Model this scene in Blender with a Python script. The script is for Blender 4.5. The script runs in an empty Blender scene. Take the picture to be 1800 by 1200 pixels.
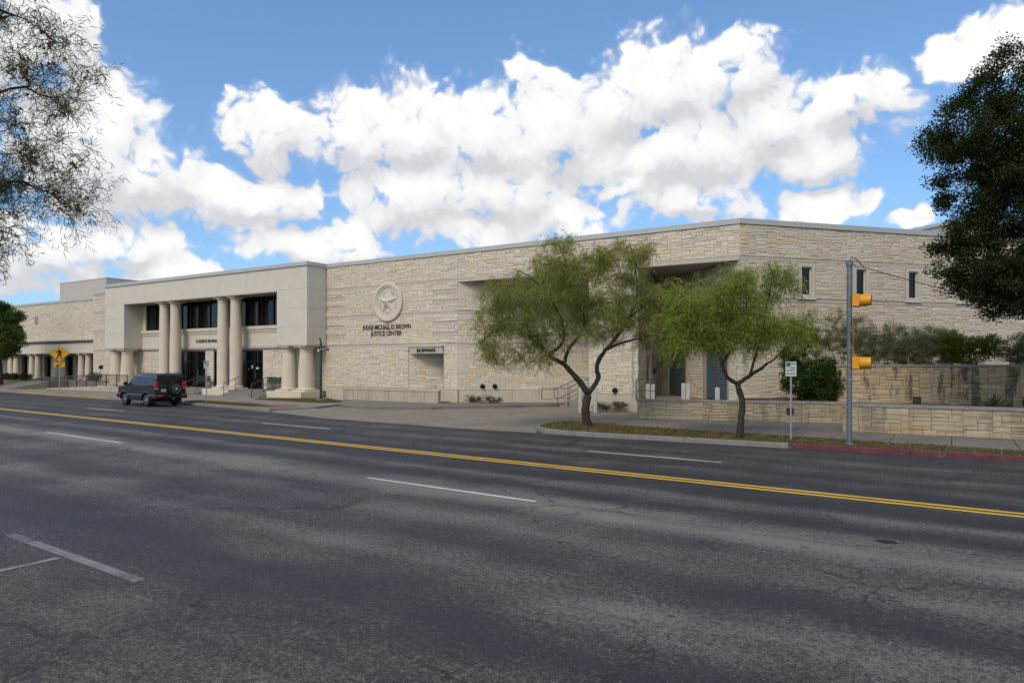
import bpy, bmesh, math, random
import numpy as np
from mathutils import Vector, Matrix

# ------------------------------------------------------------------ camera, world, sun
S = bpy.context.scene
COL = S.collection
R_ = math.radians
HEAD = R_(32.83)                      # camera heading, left of +y (the street runs along x)
cam_d = bpy.data.cameras.new('camera')
cam_d.sensor_width = 36.0
cam_d.lens = 24.0
cam_d.shift_y = 35.0/1800.0
cam_d.clip_end = 9000
cam_d.clip_start = 0.05
cam = bpy.data.objects.new('camera', cam_d)
COL.objects.link(cam)
cam.location = (0, 0, 2.6)
cam.rotation_euler = (R_(90), 0, HEAD)
S.camera = cam

SUN_EL, SUN_AZ = R_(43), R_(174)      # compass-like azimuth from +y towards +x
world = bpy.data.worlds.new('World')
S.world = world
world.use_nodes = True

def build_world():
    nt = world.node_tree
    N, LK = nt.nodes, nt.links
    N.clear()
    blobs = [(-1.184,0.362,0.073,0.078),(-1.126,0.253,0.078,0.086),(-1.069,0.241,0.09,0.055),(-0.953,0.221,0.108,0.041),(-1.107,0.309,0.037,0.046),(-0.91,0.308,0.074,0.046),
     (-0.802,0.31,0.087,0.055),(-0.722,0.322,0.081,0.059),(-0.615,0.31,0.125,0.076),(-0.714,0.239,0.106,0.055),(-0.598,0.241,0.117,0.075),(-0.523,0.318,0.091,0.09),
     (-0.54,0.395,0.05,0.021),(-0.424,0.359,0.073,0.058),(-0.36,0.369,0.103,0.064),(-0.266,0.375,0.083,0.069),(-0.328,0.287,0.141,0.071),(-0.207,0.312,0.109,0.07),
     (-0.123,0.326,0.088,0.04),(-0.157,0.264,0.077,0.036),(-0.305,0.225,0.093,0.034),(-0.416,0.25,0.041,0.015),(-0.849,0.159,0.1,0.03),(-0.802,0.181,0.04,0.027),
     (-0.615,0.184,0.092,0.027),(-0.49,0.201,0.058,0.033),(-0.15,0.202,0.062,0.023),(-0.037,0.182,0.023,0.014),(-1.184,0.126,0.084,0.054),(-1.101,0.147,0.087,0.042),
     (-1.037,0.115,0.067,0.029),(0.003,0.361,0.047,0.028),(0.054,0.361,0.049,0.032)]
    def M(op, a=None, b=None, c=None):
        n = N.new('ShaderNodeMath'); n.operation = op
        for i, v in enumerate((a, b, c)):
            if v is None: continue
            if isinstance(v, (int, float)): n.inputs[i].default_value = v
            else: LK.new(v, n.inputs[i])
        return n.outputs[0]
    def VM(op, a, b=None, c=None):
        n = N.new('ShaderNodeVectorMath'); n.operation = op
        for i, v in enumerate((a, b, c)):
            if v is None: continue
            if isinstance(v, tuple): n.inputs[i].default_value = v
            else: LK.new(v, n.inputs[i])
        return n.outputs['Value'] if op == 'LENGTH' else n.outputs[0]
    def noise(vec, scale, detail, rough, out=0):
        n = N.new('ShaderNodeTexNoise'); n.inputs['Scale'].default_value = scale; n.inputs['Detail'].default_value = detail
        n.inputs['Roughness'].default_value = rough; LK.new(vec, n.inputs['Vector']); return n.outputs[out]
    def smap(v, a, b):
        n = N.new('ShaderNodeMapRange'); n.interpolation_type = 'SMOOTHSTEP'
        n.inputs[1].default_value = a; n.inputs[2].default_value = b; LK.new(v, n.inputs[0]); return n.outputs[0]
    tc = N.new('ShaderNodeTexCoord'); D = tc.outputs['Generated']
    warp = noise(D, 10, 3, .55, 1)
    P = VM('ADD', D, VM('MULTIPLY_ADD', warp, (.07, .07, .07), (-.035, -.035, -.035)))
    sp = N.new('ShaderNodeSeparateXYZ'); LK.new(P, sp.inputs[0])
    az = M('ARCTAN2', sp.outputs[0], sp.outputs[1])
    hl = M('SQRT', M('ADD', M('MULTIPLY', sp.outputs[0], sp.outputs[0]), M('MULTIPLY', sp.outputs[1], sp.outputs[1])))
    el = M('ARCTAN2', sp.outputs[2], hl)
    cb = N.new('ShaderNodeCombineXYZ'); LK.new(az, cb.inputs[0]); LK.new(el, cb.inputs[1])
    def chain(v, bl):
        cur = None
        for (a, e, ra, re) in bl:
            l = VM('LENGTH', VM('MULTIPLY_ADD', v, (1/ra, 1/re, 0), (-a/ra, -e/re, 0)))
            cur = l if cur is None else M('SMOOTH_MIN', cur, l, .18)
        return cur
    body = M('SUBTRACT', CLOUD_SIZE, chain(cb.outputs[0], blobs))
    big = [b for b in blobs if b[2]*b[3] > .0024]
    above = M('SUBTRACT', CLOUD_SIZE, chain(VM('ADD', cb.outputs[0], (-.012, .030, 0)), big))
    lift = M('MINIMUM', M('MAXIMUM', M('SUBTRACT', body, above), -.45), .45)          # lit tops, greyer bases
    # elsewhere in the sky the same cumulus goes on, spread by a broad noise
    rest = M('MULTIPLY', M('SUBTRACT', noise(D, 2.6, 2, .5), .43), 6.0)
    away = M('MAXIMUM', smap(el, .5, .62), smap(M('ABSOLUTE', M('ADD', az, .57)), .72, .86))
    mb_ = N.new('ShaderNodeMix'); LK.new(away, mb_.inputs[0]); LK.new(body, mb_.inputs[2]); LK.new(rest, mb_.inputs[3])
    body = mb_.outputs[0]
    nA = noise(P, 15, 10, .62); nB = noise(VM('ADD', P, (-.008, -.005, .020)), 15, 6, .62)
    def puff(scale, det):
        vo = N.new('ShaderNodeTexVoronoi'); vo.feature = 'SMOOTH_F1'; vo.inputs['Scale'].default_value = scale
        vo.inputs['Detail'].default_value = det; vo.inputs['Roughness'].default_value = .6; vo.inputs['Smoothness'].default_value = .45; LK.new(P, vo.inputs['Vector'])
        return M('SUBTRACT', .42, vo.outputs['Distance'])
    pf = puff(24, 2)
    d = M('ADD', M('MINIMUM', body, .8), M('MULTIPLY', M('SUBTRACT', nA, .5), 1.15))
    d = M('ADD', d, M('MULTIPLY', pf, .62))
    mask = M('ADD', M('MULTIPLY', smap(d, -.10, .34), .35), M('MULTIPLY', smap(d, .06, .30), .65))
    lit = M('ADD', M('MULTIPLY', M('SUBTRACT', nA, nB), 1.0), M('MULTIPLY', lift, .85))
    lit = M('ADD', lit, M('MULTIPLY', pf, .32))
    cr = N.new('ShaderNodeValToRGB'); el_ = cr.color_ramp.elements
    el_[0].color = (.66, .675, .71, 1); el_[1].color = (1.0, .995, .985, 1); e = el_.new(.42); e.color = (.84, .85, .87, 1)
    LK.new(smap(lit, -.60, .26), cr.inputs[0])
    cs = VM('MULTIPLY', cr.outputs[0], (8.2, 8.2, 8.2))
    sky = N.new('ShaderNodeTexSky'); sky.sky_type = 'NISHITA'; sky.sun_disc = False
    sky.sun_elevation = SUN_EL; sky.sun_rotation = SUN_AZ; sky.air_density = 1.0; sky.dust_density = .6; sky.ozone_density = 2.2; sky.altitude = 300
    gm = N.new('ShaderNodeGamma'); gm.inputs[1].default_value = .7; LK.new(sky.outputs[0], gm.inputs[0])
    st = VM('MULTIPLY', gm.outputs[0], SKY_GAIN)
    mx = N.new('ShaderNodeMix'); mx.data_type = 'RGBA'
    LK.new(mask, mx.inputs['Factor']); LK.new(st, mx.inputs['A']); LK.new(cs, mx.inputs['B'])
    bg = N.new('ShaderNodeBackground'); bg.inputs['Strength'].default_value = .1
    LK.new(mx.outputs['Result'], bg.inputs[0])
    out = N.new('ShaderNodeOutputWorld'); LK.new(bg.outputs[0], out.inputs[0])
    world.cycles.sampling_method = 'MANUAL'; world.cycles.sample_map_resolution = 512
CLOUD_SIZE = 1.48
SKY_GAIN = (1.24, 1.72, 2.24)
build_world()

sun_d = bpy.data.lights.new('sun', 'SUN')
sun_d.energy = 1.5
sun_d.angle = R_(25)
sun_d.color = (1.0, .88, .72)
sun = bpy.data.objects.new('sun', sun_d)
COL.objects.link(sun)
sd = Vector((math.sin(SUN_AZ)*math.cos(SUN_EL), math.cos(SUN_AZ)*math.cos(SUN_EL), math.sin(SUN_EL)))
sun.rotation_euler = sd.to_track_quat('Z', 'Y').to_euler()
sun.location = (0, 0, 40)

S.cycles.max_bounces = 4
S.cycles.diffuse_bounces = 2
S.cycles.glossy_bounces = 2
S.cycles.transmission_bounces = 2
S.cycles.caustics_reflective = False
S.cycles.caustics_refractive = False
S.view_settings.view_transform = 'Standard'
S.view_settings.look = 'None'
S.view_settings.gamma = 1
S.view_settings.exposure = 0.29
S.view_settings.use_curve_mapping = False

# ------------------------------------------------------------------ materials
def nmat(name):
    m = bpy.data.materials.new(name); m.use_nodes = True
    nt = m.node_tree; b = nt.nodes['Principled BSDF']
    return m, nt.nodes, nt.links, b

class NB:
    """small node helper"""
    def __init__(s, name):
        s.m, s.n, s.l, s.b = nmat(name)
        s.geo = s.n.new('ShaderNodeNewGeometry')
    def math(s, op, a, b=None, c=None):
        n = s.n.new('ShaderNodeMath'); n.operation = op
        for i, v in enumerate((a, b, c)):
            if v is None: continue
            if isinstance(v, (int, float)): n.inputs[i].default_value = v
            else: s.l.new(v, n.inputs[i])
        return n.outputs[0]
    def vec(s, op, a, b):
        n = s.n.new('ShaderNodeVectorMath'); n.operation = op
        for i, v in enumerate((a, b)):
            if isinstance(v, tuple): n.inputs[i].default_value = v
            else: s.l.new(v, n.inputs[i])
        return n.outputs[0]
    def noise(s, scale, detail=4, rough=.55, vec=None, out=0):
        n = s.n.new('ShaderNodeTexNoise'); n.inputs['Scale'].default_value = scale
        n.inputs['Detail'].default_value = detail; n.inputs['Roughness'].default_value = rough
        s.l.new(vec if vec is not None else s.geo.outputs['Position'], n.inputs['Vector'])
        return n.outputs[out]
    def voro(s, scale, feature='F1', vec=None, rnd=1):
        n = s.n.new('ShaderNodeTexVoronoi'); n.feature = feature; n.inputs['Scale'].default_value = scale
        n.inputs['Randomness'].default_value = rnd
        s.l.new(vec if vec is not None else s.geo.outputs['Position'], n.inputs['Vector'])
        return n
    def ramp(s, f, stops):
        n = s.n.new('ShaderNodeValToRGB'); e = n.color_ramp.elements
        while len(e) < len(stops): e.new(.5)
        for i, (p, c) in enumerate(stops):
            e[i].position = p; e[i].color = (c, c, c, 1) if isinstance(c, (int, float)) else (*c, 1)
        s.l.new(f, n.inputs[0]); return n.outputs[0]
    def mix(s, f, a, b, mode='MIX'):
        n = s.n.new('ShaderNodeMix'); n.data_type = 'RGBA'; n.blend_type = mode
        for k, v in (('Factor', f), ('A', a), ('B', b)):
            if isinstance(v, (int, float)) and k == 'Factor': n.inputs[k].default_value = v
            elif isinstance(v, tuple): n.inputs[k].default_value = (*v, 1)
            else: s.l.new(v, n.inputs[k])
        return n.outputs['Result']
    def bump(s, h, strength=.3, dist=.02):
        n = s.n.new('ShaderNodeBump'); n.inputs['Strength'].default_value = strength; n.inputs['Distance'].default_value = dist
        s.l.new(h, n.inputs['Height']); s.l.new(n.outputs[0], s.b.inputs['Normal'])
    def col(s, c):
        if isinstance(c, tuple): s.b.inputs['Base Color'].default_value = (*c, 1)
        else: s.l.new(c, s.b.inputs['Base Color'])
    def rough(s, r):
        if isinstance(r, (int, float)): s.b.inputs['Roughness'].default_value = r
        else: s.l.new(r, s.b.inputs['Roughness'])
    def attr(s, name):
        n = s.n.new('ShaderNodeAttribute'); n.attribute_name = name; return n.outputs['Color']
    def objcol(s):
        n = s.n.new('ShaderNodeObjectInfo'); return n.outputs['Color']

def plain(name, c, rough=.6, metal=0, var=.12, scale=3.0, spec=.3, dirt=0):
    k = NB(name)
    f = k.noise(scale, 6, .6)
    lo = tuple(x*(1-var) for x in c); hi = tuple(min(1, x*(1+var)) for x in c)
    cc = k.ramp(f, [(.3, lo), (.7, hi)])
    if dirt:
        z = k.vec('MULTIPLY', k.geo.outputs['Position'], (9, 9, .5))
        st = k.ramp(k.noise(1.0, 5, .6, z), [(.52, 0.0), (.72, 1.0)])
        cc = k.mix(k.math('MULTIPLY', st, dirt), cc, tuple(x*.45 for x in c))
    k.col(cc); k.rough(rough); k.b.inputs['Metallic'].default_value = metal
    k.b.inputs['Specular IOR Level'].default_value = spec
    return k.m

MT = {}
def stone_mat(name, base, stain=0.0, ochre=0.0):
    k = NB(name)
    t = k.mix(1.0, k.attr('tint'), k.objcol(), 'MULTIPLY')
    n1 = k.noise(7, 8, .65); n2 = k.noise(38, 5, .6)
    v = k.ramp(n1, [(.25, .80), (.6, 1.0), (.8, 1.10)])
    v2 = k.ramp(n2, [(.3, .86), (.7, 1.06)])
    c = k.mix(1.0, k.mix(1.0, k.mix(1.0, t, v, 'MULTIPLY'), v2, 'MULTIPLY'), base, 'MULTIPLY')
    # warm iron patches in the limestone
    p = k.ramp(k.noise(2.1, 6, .6), [(.55, 0.0), (.74, 1.0)])
    c = k.mix(k.math('MULTIPLY', p, .16 + ochre), c, (base[0]*.86, base[1]*.68, base[2]*.42))
    if stain:
        sv = k.vec('MULTIPLY', k.geo.outputs['Position'], (2.1, 2.1, .28))
        s1 = k.ramp(k.noise(1.0, 6, .62, sv), [(.51, 0.0), (.57, 1.0)])
        s2 = k.ramp(k.noise(4.0, 6, .7), [(.36, 0.0), (.50, 1.0)])
        c = k.mix(k.math('MULTIPLY', k.math('MULTIPLY', s1, s2), stain), c, (.035, .032, .032))
        g = k.ramp(k.noise(1.3, 6, .7), [(.56, 0.0), (.7, 1.0)])
        c = k.mix(k.math('MULTIPLY', g, stain*.3), c, (.10, .095, .085))
    k.col(c); k.rough(.9); k.b.inputs['Specular IOR Level'].default_value = .15
    hb = k.math('ADD', k.noise(26, 8, .7), k.math('MULTIPLY', k.noise(9, 4, .6), .8))
    k.bump(hb, .55, .03)
    return k.m
MT['stone'] = stone_mat('cream_limestone', (.735, .665, .555))
MT['stone_garden'] = stone_mat('weathered_garden_stone', (.53, .43, .30), .75, .22)
MT['stone_low'] = stone_mat('low_wall_stone', (.50, .425, .315), .28, .12)
MT['mortar'] = plain('mortar', (.40, .36, .30), .95, var=.15, scale=6)
MT['mortar_dark'] = plain('stained_mortar', (.16, .135, .10), .95, var=.2, scale=6)
MT['lime'] = plain('smooth_cast_limestone', (.635, .585, .49), .8, var=.05, scale=1.2, dirt=.10)
MT['lime_side'] = MT['lime']
MT['column'] = plain('column_limestone', (.64, .56, .435), .8, var=.06, scale=1.5, dirt=.08)
MT['band'] = plain('grey_stone_band', (.52, .47, .42), .85, var=.08, scale=4)
MT['basepanel'] = plain('base_panel_limestone', (.54, .475, .37), .85, var=.08, scale=2, dirt=.22)
MT['concrete_stain'] = plain('stained_concrete', (.46, .40, .31), .9, var=.12, scale=2, dirt=.85)
MT['cap'] = plain('wall_cap_concrete', (.27, .255, .23), .9, var=.25, scale=5)
MT['coping'] = plain('pale_metal_coping', (.47, .485, .465), .5, metal=.0, var=.05, scale=1)
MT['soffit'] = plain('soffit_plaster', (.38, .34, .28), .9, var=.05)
MT['dark_metal'] = plain('dark_painted_metal', (.018, .017, .017), .45, var=.1, spec=.5)
MT['bronze'] = plain('bronze_railing', (.085, .06, .045), .5, var=.1, spec=.5)
MT['lettering'] = plain('bronze_lettering', (.045, .03, .02), .5, var=.1)
MT['galv'] = plain('galvanised_steel', (.15, .18, .21), .5, metal=.3, var=.15, scale=8, spec=.5)
MT['post'] = plain('galvanised_post', (.36, .37, .38), .45, metal=.4, var=.1, scale=8, spec=.5)
MT['yellow'] = plain('signal_yellow', (.72, .31, .012), .45, var=.06, spec=.5)
MT['sign_yellow'] = plain('sign_yellow', (.78, .42, .012), .5, var=.05)
MT['sign_dull'] = plain('faded_sign_face', (.42, .27, .05), .6, var=.05)
MT['black'] = plain('black_paint', (.008, .008, .008), .55, var=.05)
MT['white'] = plain('white_paint', (.52, .51, .47), .6, var=.06)
MT['sign_white'] = plain('sign_white', (.52, .60, .56), .5, var=.03)
MT['sign_green'] = plain('sign_green', (.01, .15, .09), .5, var=.05)
MT['sign_orange'] = plain('sign_orange', (.6, .16, .04), .5, var=.05)
MT['bench'] = plain('green_bench_paint', (.008, .04, .032), .5, var=.1, spec=.5)
MT['kerb'] = plain('concrete_kerb', (.215, .20, .182), .9, var=.18, scale=4)
def worn_paint(name, c):
    k = NB(name)
    w = k.ramp(k.math('ADD', k.math('MULTIPLY', k.noise(16, 5, .75), .6), k.math('MULTIPLY', k.noise(2.2, 4), .4)), [(.54, 0.0), (.62, 1.0)])
    k.col(k.mix(w, k.ramp(k.noise(3, 4), [(.3, tuple(x*.8 for x in c)), (.7, tuple(x*1.15 for x in c))]), (.15, .13, .12))); k.rough(.85)
    return k.m
MT['kerb_red'] = worn_paint('worn_red_kerb_paint', (.115, .030, .038))
MT['kerb_yellow'] = worn_paint('worn_yellow_kerb_paint', (.34, .24, .09))
MT['roller'] = plain('blue_grey_roller_door', (.10, .13, .16), .5, metal=.0, var=.08, spec=.5)
MT['louver'] = plain('beige_louver', (.34, .30, .24), .6, var=.05)
MT['door_beige'] = plain('beige_steel_door', (.40, .36, .29), .55, var=.04)
MT['frame_lime'] = plain('window_surround_stone', (.62, .565, .46), .85, var=.06, scale=2)
MT['alu'] = plain('pale_window_frame', (.64, .60, .53), .5, var=.04)
MT['alu_dark'] = plain('dark_bronze_mullion', (.012, .011, .011), .4, var=.05, spec=.5)
MT['roofbox'] = plain('roof_unit_render', (.50, .47, .42), .9, var=.03, scale=.6)
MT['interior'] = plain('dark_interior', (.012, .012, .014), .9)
MT['soil'] = plain('dark_soil', (.10, .07, .045), .95, var=.35, scale=6)
MT['wire'] = plain('black_cable', (.012, .012, .012), .6)
MT['bark'] = None

def glass_mat(name, c, rough=.06, spec=.5):
    k = NB(name); k.col(c); k.rough(rough); k.b.inputs['Specular IOR Level'].default_value = spec
    k.bump(k.noise(.8, 2), .02, .01)
    return k.m
MT['glass'] = glass_mat('dark_tinted_glass', (.006, .007, .009), .05, .35)
MT['car_glass'] = glass_mat('car_glass', (.018, .03, .03), .04, .6)

def bark_mat(name, a, b):
    k = NB(name)
    v = k.vec('MULTIPLY', k.geo.outputs['Position'], (14, 14, 3))
    n = k.noise(1.6, 8, .7, v)
    k.col(k.ramp(n, [(.3, a), (.7, b)])); k.rough(.95); k.b.inputs['Specular IOR Level'].default_value = .1
    k.bump(n, .9, .04)
    return k.m
MT['bark'] = bark_mat('dark_furrowed_bark', (.022, .017, .013), (.10, .08, .065))
MT['bark_red'] = bark_mat('reddish_twig_bark', (.03, .018, .015), (.085, .05, .042))

def leaf_mat(name, trans=.47):
    k = NB(name)
    c = k.mix(1.0, k.attr('tint'), k.objcol(), 'MULTIPLY')
    k.n.remove(k.b)
    out = [n for n in k.n if n.type == 'OUTPUT_MATERIAL'][0]
    d = k.n.new('ShaderNodeBsdfDiffuse'); t = k.n.new('ShaderNodeBsdfTranslucent'); gl = k.n.new('ShaderNodeBsdfGlossy')
    gl.inputs['Roughness'].default_value = .45; gl.inputs['Color'].default_value = (1, 1, 1, 1)
    k.l.new(c, d.inputs['Color'])
    tc = k.mix(1.0, c, (1.25, 1.35, .55), 'MULTIPLY'); k.l.new(tc, t.inputs['Color'])
    m1 = k.n.new('ShaderNodeMixShader'); m1.inputs[0].default_value = trans
    k.l.new(d.outputs[0], m1.inputs[1]); k.l.new(t.outputs[0], m1.inputs[2])
    m2 = k.n.new('ShaderNodeMixShader'); m2.inputs[0].default_value = .015
    k.l.new(m1.outputs[0], m2.inputs[1]); k.l.new(gl.outputs[0], m2.inputs[2])
    k.l.new(m2.outputs[0], out.inputs['Surface'])
    return k.m
MT['leaf'] = leaf_mat('leaf_blades')

def asphalt():
    k = NB('worn_asphalt')
    P = k.geo.outputs['Position']
    sx = k.n.new('ShaderNodeSeparateXYZ'); k.l.new(P, sx.inputs[0])
    lat = k.math('ADD', sx.outputs[1], k.math('MULTIPLY', sx.outputs[0], .042))       # distance across the road
    wob = k.noise(.35, 3)
    lat2 = k.math('ADD', lat, k.math('MULTIPLY', k.math('SUBTRACT', wob, .5), .6))
    latn = k.math('DIVIDE', lat2, 24.0)
    D = 24.0
    def at(v): return v/D
    # polished wheel tracks read dark and bluish, the aggregate between them pale
    tr = k.ramp(latn, [(0, .25), (at(4.0), .42), (at(5.2), .15), (at(6.6), .58), (at(7.6), .3), (at(8.8), .55), (at(9.6), .42), (at(10.35), .95),
                       (at(11.2), .50), (at(11.75), .04), (at(12.6), .62), (at(13.2), .10), (at(14.2), .18), (at(15.2), .15), (at(16.0), .45), (at(16.6), .1),
                       (at(17.6), .5), (at(18.3), .2), (at(19.2), .42), (at(20.0), .18), (at(21.2), .3), (1, .3)])
    stv = k.vec('MULTIPLY', P, (.22, 1.1, 1))
    streak = k.noise(1.0, 6, .62, stv)
    blot = k.noise(.55, 6, .6)
    m = k.math('ADD', k.math('MULTIPLY', tr, .72), k.math('MULTIPLY', k.math('SUBTRACT', streak, .5), .6))
    m = k.math('ADD', m, k.math('MULTIPLY', k.math('SUBTRACT', blot, .5), .6))
    m = k.math('ADD', m, .13)
    # aggregate: pale stones on a dark binder, more of them where the binder has worn away
    ag = k.noise(95, 2, .8); ag2 = k.noise(36, 3, .75); ag3 = k.noise(13, 3, .7)
    agg = k.math('ADD', k.math('ADD', k.math('MULTIPLY', ag, .40), k.math('MULTIPLY', ag2, .36)), k.math('MULTIPLY', ag3, .24))
    th = k.math('SUBTRACT', .615, k.math('MULTIPLY', m, .215))
    f = k.n.new('ShaderNodeMapRange'); f.interpolation_type = 'SMOOTHSTEP'
    k.l.new(agg, f.inputs[0]); k.l.new(k.math('SUBTRACT', th, .035), f.inputs[1]); k.l.new(k.math('ADD', th, .035), f.inputs[2])
    binder = k.mix(k.ramp(m, [(.0, 0.0), (.8, 1.0)]), (.031, .0298, .0335), (.038, .036, .036))
    pale = k.mix(k.ramp(m, [(.0, 0.0), (.8, 1.0)]), (.135, .129, .127), (.22, .200, .166))
    c = k.mix(f.outputs[0], binder, pale)
    # tar drips
    dr = k.ramp(k.voro(.9).outputs['Distance'], [(.03, 1.0), (.075, 0.0)])
    c = k.mix(k.math('MULTIPLY', dr, .55), c, (.014, .014, .016))
    # cracks
    wv = k.vec('ADD', P, k.vec('MULTIPLY', k.noise(1.6, 5, .6, out=1), (1.1, 1.1, 0)))
    vd = k.voro(.33, 'DISTANCE_TO_EDGE', wv)
    cmask = k.ramp(k.noise(.21, 3), [(.46, 0.0), (.54, 1.0)])
    ck = k.math('MULTIPLY', k.ramp(vd.outputs['Distance'], [(0, 1.0), (.010, 0.0)]), cmask)
    c = k.mix(k.math('MULTIPLY', ck, .85), c, (.018, .018, .018))
    k.col(c)
    k.rough(k.math('ADD', .62, k.math('MULTIPLY', m, .2)))
    k.b.inputs['Specular IOR Level'].default_value = .28
    k.bump(k.math('SUBTRACT', agg, k.math('MULTIPLY', ck, .6)), .6, .012)
    return k.m
MT['asphalt'] = asphalt()

def concrete(name, a, b, stain=.5, rough=.9):
    k = NB(name)
    n = k.noise(.7, 8, .62)
    c = k.ramp(n, [(.3, a), (.7, b)])
    sv = k.vec('MULTIPLY', k.geo.outputs['Position'], (.5, 1.6, 1))
    st = k.ramp(k.noise(.8, 6, .6, sv), [(.52, 0.0), (.72, 1.0)])
    c = k.mix(k.math('MULTIPLY', st, stain), c, tuple(x*.5 for x in a))
    fine = k.ramp(k.noise(60, 3, .7), [(.3, .85), (.7, 1.1)])
    c = k.mix(1.0, c, fine, 'MULTIPLY')
    k.col(c); k.rough(rough); k.b.inputs['Specular IOR Level'].default_value = .2
    k.bump(k.noise(90, 3), .25, .004)
    return k.m
MT['drive'] = concrete('tan_driveway_concrete', (.225, .197, .155), (.295, .26, .21), .5)
MT['walk'] = concrete('sidewalk_concrete', (.18, .162, .14), (.245, .222, .192), .35)
MT['plaza'] = concrete('plaza_concrete', (.23, .205, .175), (.30, .27, .235), .3)
MT['red_pave'] = concrete('red_tinted_ramp', (.16, .085, .075), (.24, .14, .125), .3)
MT['steps'] = concrete('grey_stone_steps', (.19, .18, .165), (.28, .26, .235), .4)
MT['ground'] = concrete('dry_ground', (.12, .10, .07), (.18, .155, .11), .3)
def paint(name, c, wear):
    k = NB(name)
    w = k.ramp(k.math('ADD', k.math('MULTIPLY', k.noise(55, 3, .75), .6), k.math('MULTIPLY', k.noise(1.4, 4), .4)), [(wear-.06, 1.0), (wear+.06, 0.0)])
    k.col(k.mix(w, c, (.075, .072, .07))); k.rough(.75)
    return k.m
MT['line_white'] = paint('worn_white_road_paint', (.60, .60, .58), .40)
MT['line_faint'] = paint('faded_road_paint', (.22, .22, .22), .47)
MT['line_old'] = paint('old_white_road_paint', (.34, .34, .33), .46)
MT['line_ghost'] = paint('nearly_gone_road_paint', (.20, .195, .185), .50)
MT['line_yellow'] = paint('worn_yellow_road_paint', (.72, .43, .035), .40)
def grassland():
    k = NB('thin_turf')
    c = k.ramp(k.noise(3.2, 7, .7), [(.35, (.055, .062, .02)), (.52, (.12, .095, .05)), (.7, (.17, .125, .075))])
    k.col(c); k.rough(1); k.b.inputs['Specular IOR Level'].default_value = .05
    k.bump(k.noise(40, 5, .7), .8, .03)
    return k.m
MT['turf'] = grassland()
def carpaint():
    k = NB('dark_blue_grey_car_paint')
    k.col((.017, .020, .028)); k.rough(.28); k.b.inputs['Metallic'].default_value = .35
    k.b.inputs['Coat Weight'].default_value = .6; k.b.inputs['Coat Roughness'].default_value = .06
    return k.m
MT['car'] = carpaint()
MT['car_trim'] = plain('black_plastic_trim', (.012, .012, .013), .55, var=.05)
MT['side_moulding'] = plain('grey_side_moulding', (.13, .13, .145), .4, var=.05, spec=.5)
MT['tyre'] = plain('tyre_rubber', (.011, .011, .012), .85, var=.1)
MT['rim'] = plain('silver_alloy', (.55, .55, .56), .3, metal=.7, var=.05, spec=.5)
MT['tail_red'] = plain('red_lamp_lens', (.45, .01, .012), .25, var=.05, spec=.6)
MT['tail_amber'] = plain('amber_lamp_lens', (.55, .10, .01), .25, var=.05, spec=.6)
MT['lens_black'] = plain('visor_inside_black', (.01, .01, .01), .7)

# ------------------------------------------------------------------ geometry helpers
WL = {}
def V3(*a): return Vector(a)
def new_obj(name, me, parent=None, loc=(0, 0, 0)):
    o = bpy.data.objects.new(name, me); COL.objects.link(o)
    o.location = loc
    if parent is not None: o.parent = parent
    return o

def tag(o, label=None, cat=None, group=None, kind=None):
    if label: o['label'] = label
    if cat: o['category'] = cat
    if group: o['group'] = group
    if kind: o['kind'] = kind
    return o

def thing(name, label, cat, loc=(0, 0, 0), rz=0.0, group=None):
    o = new_obj(name, None, None, loc); o.rotation_euler = (0, 0, rz)
    o.empty_display_size = .2
    WL[o.name] = Vector(loc)
    return tag(o, label, cat, group)

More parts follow.
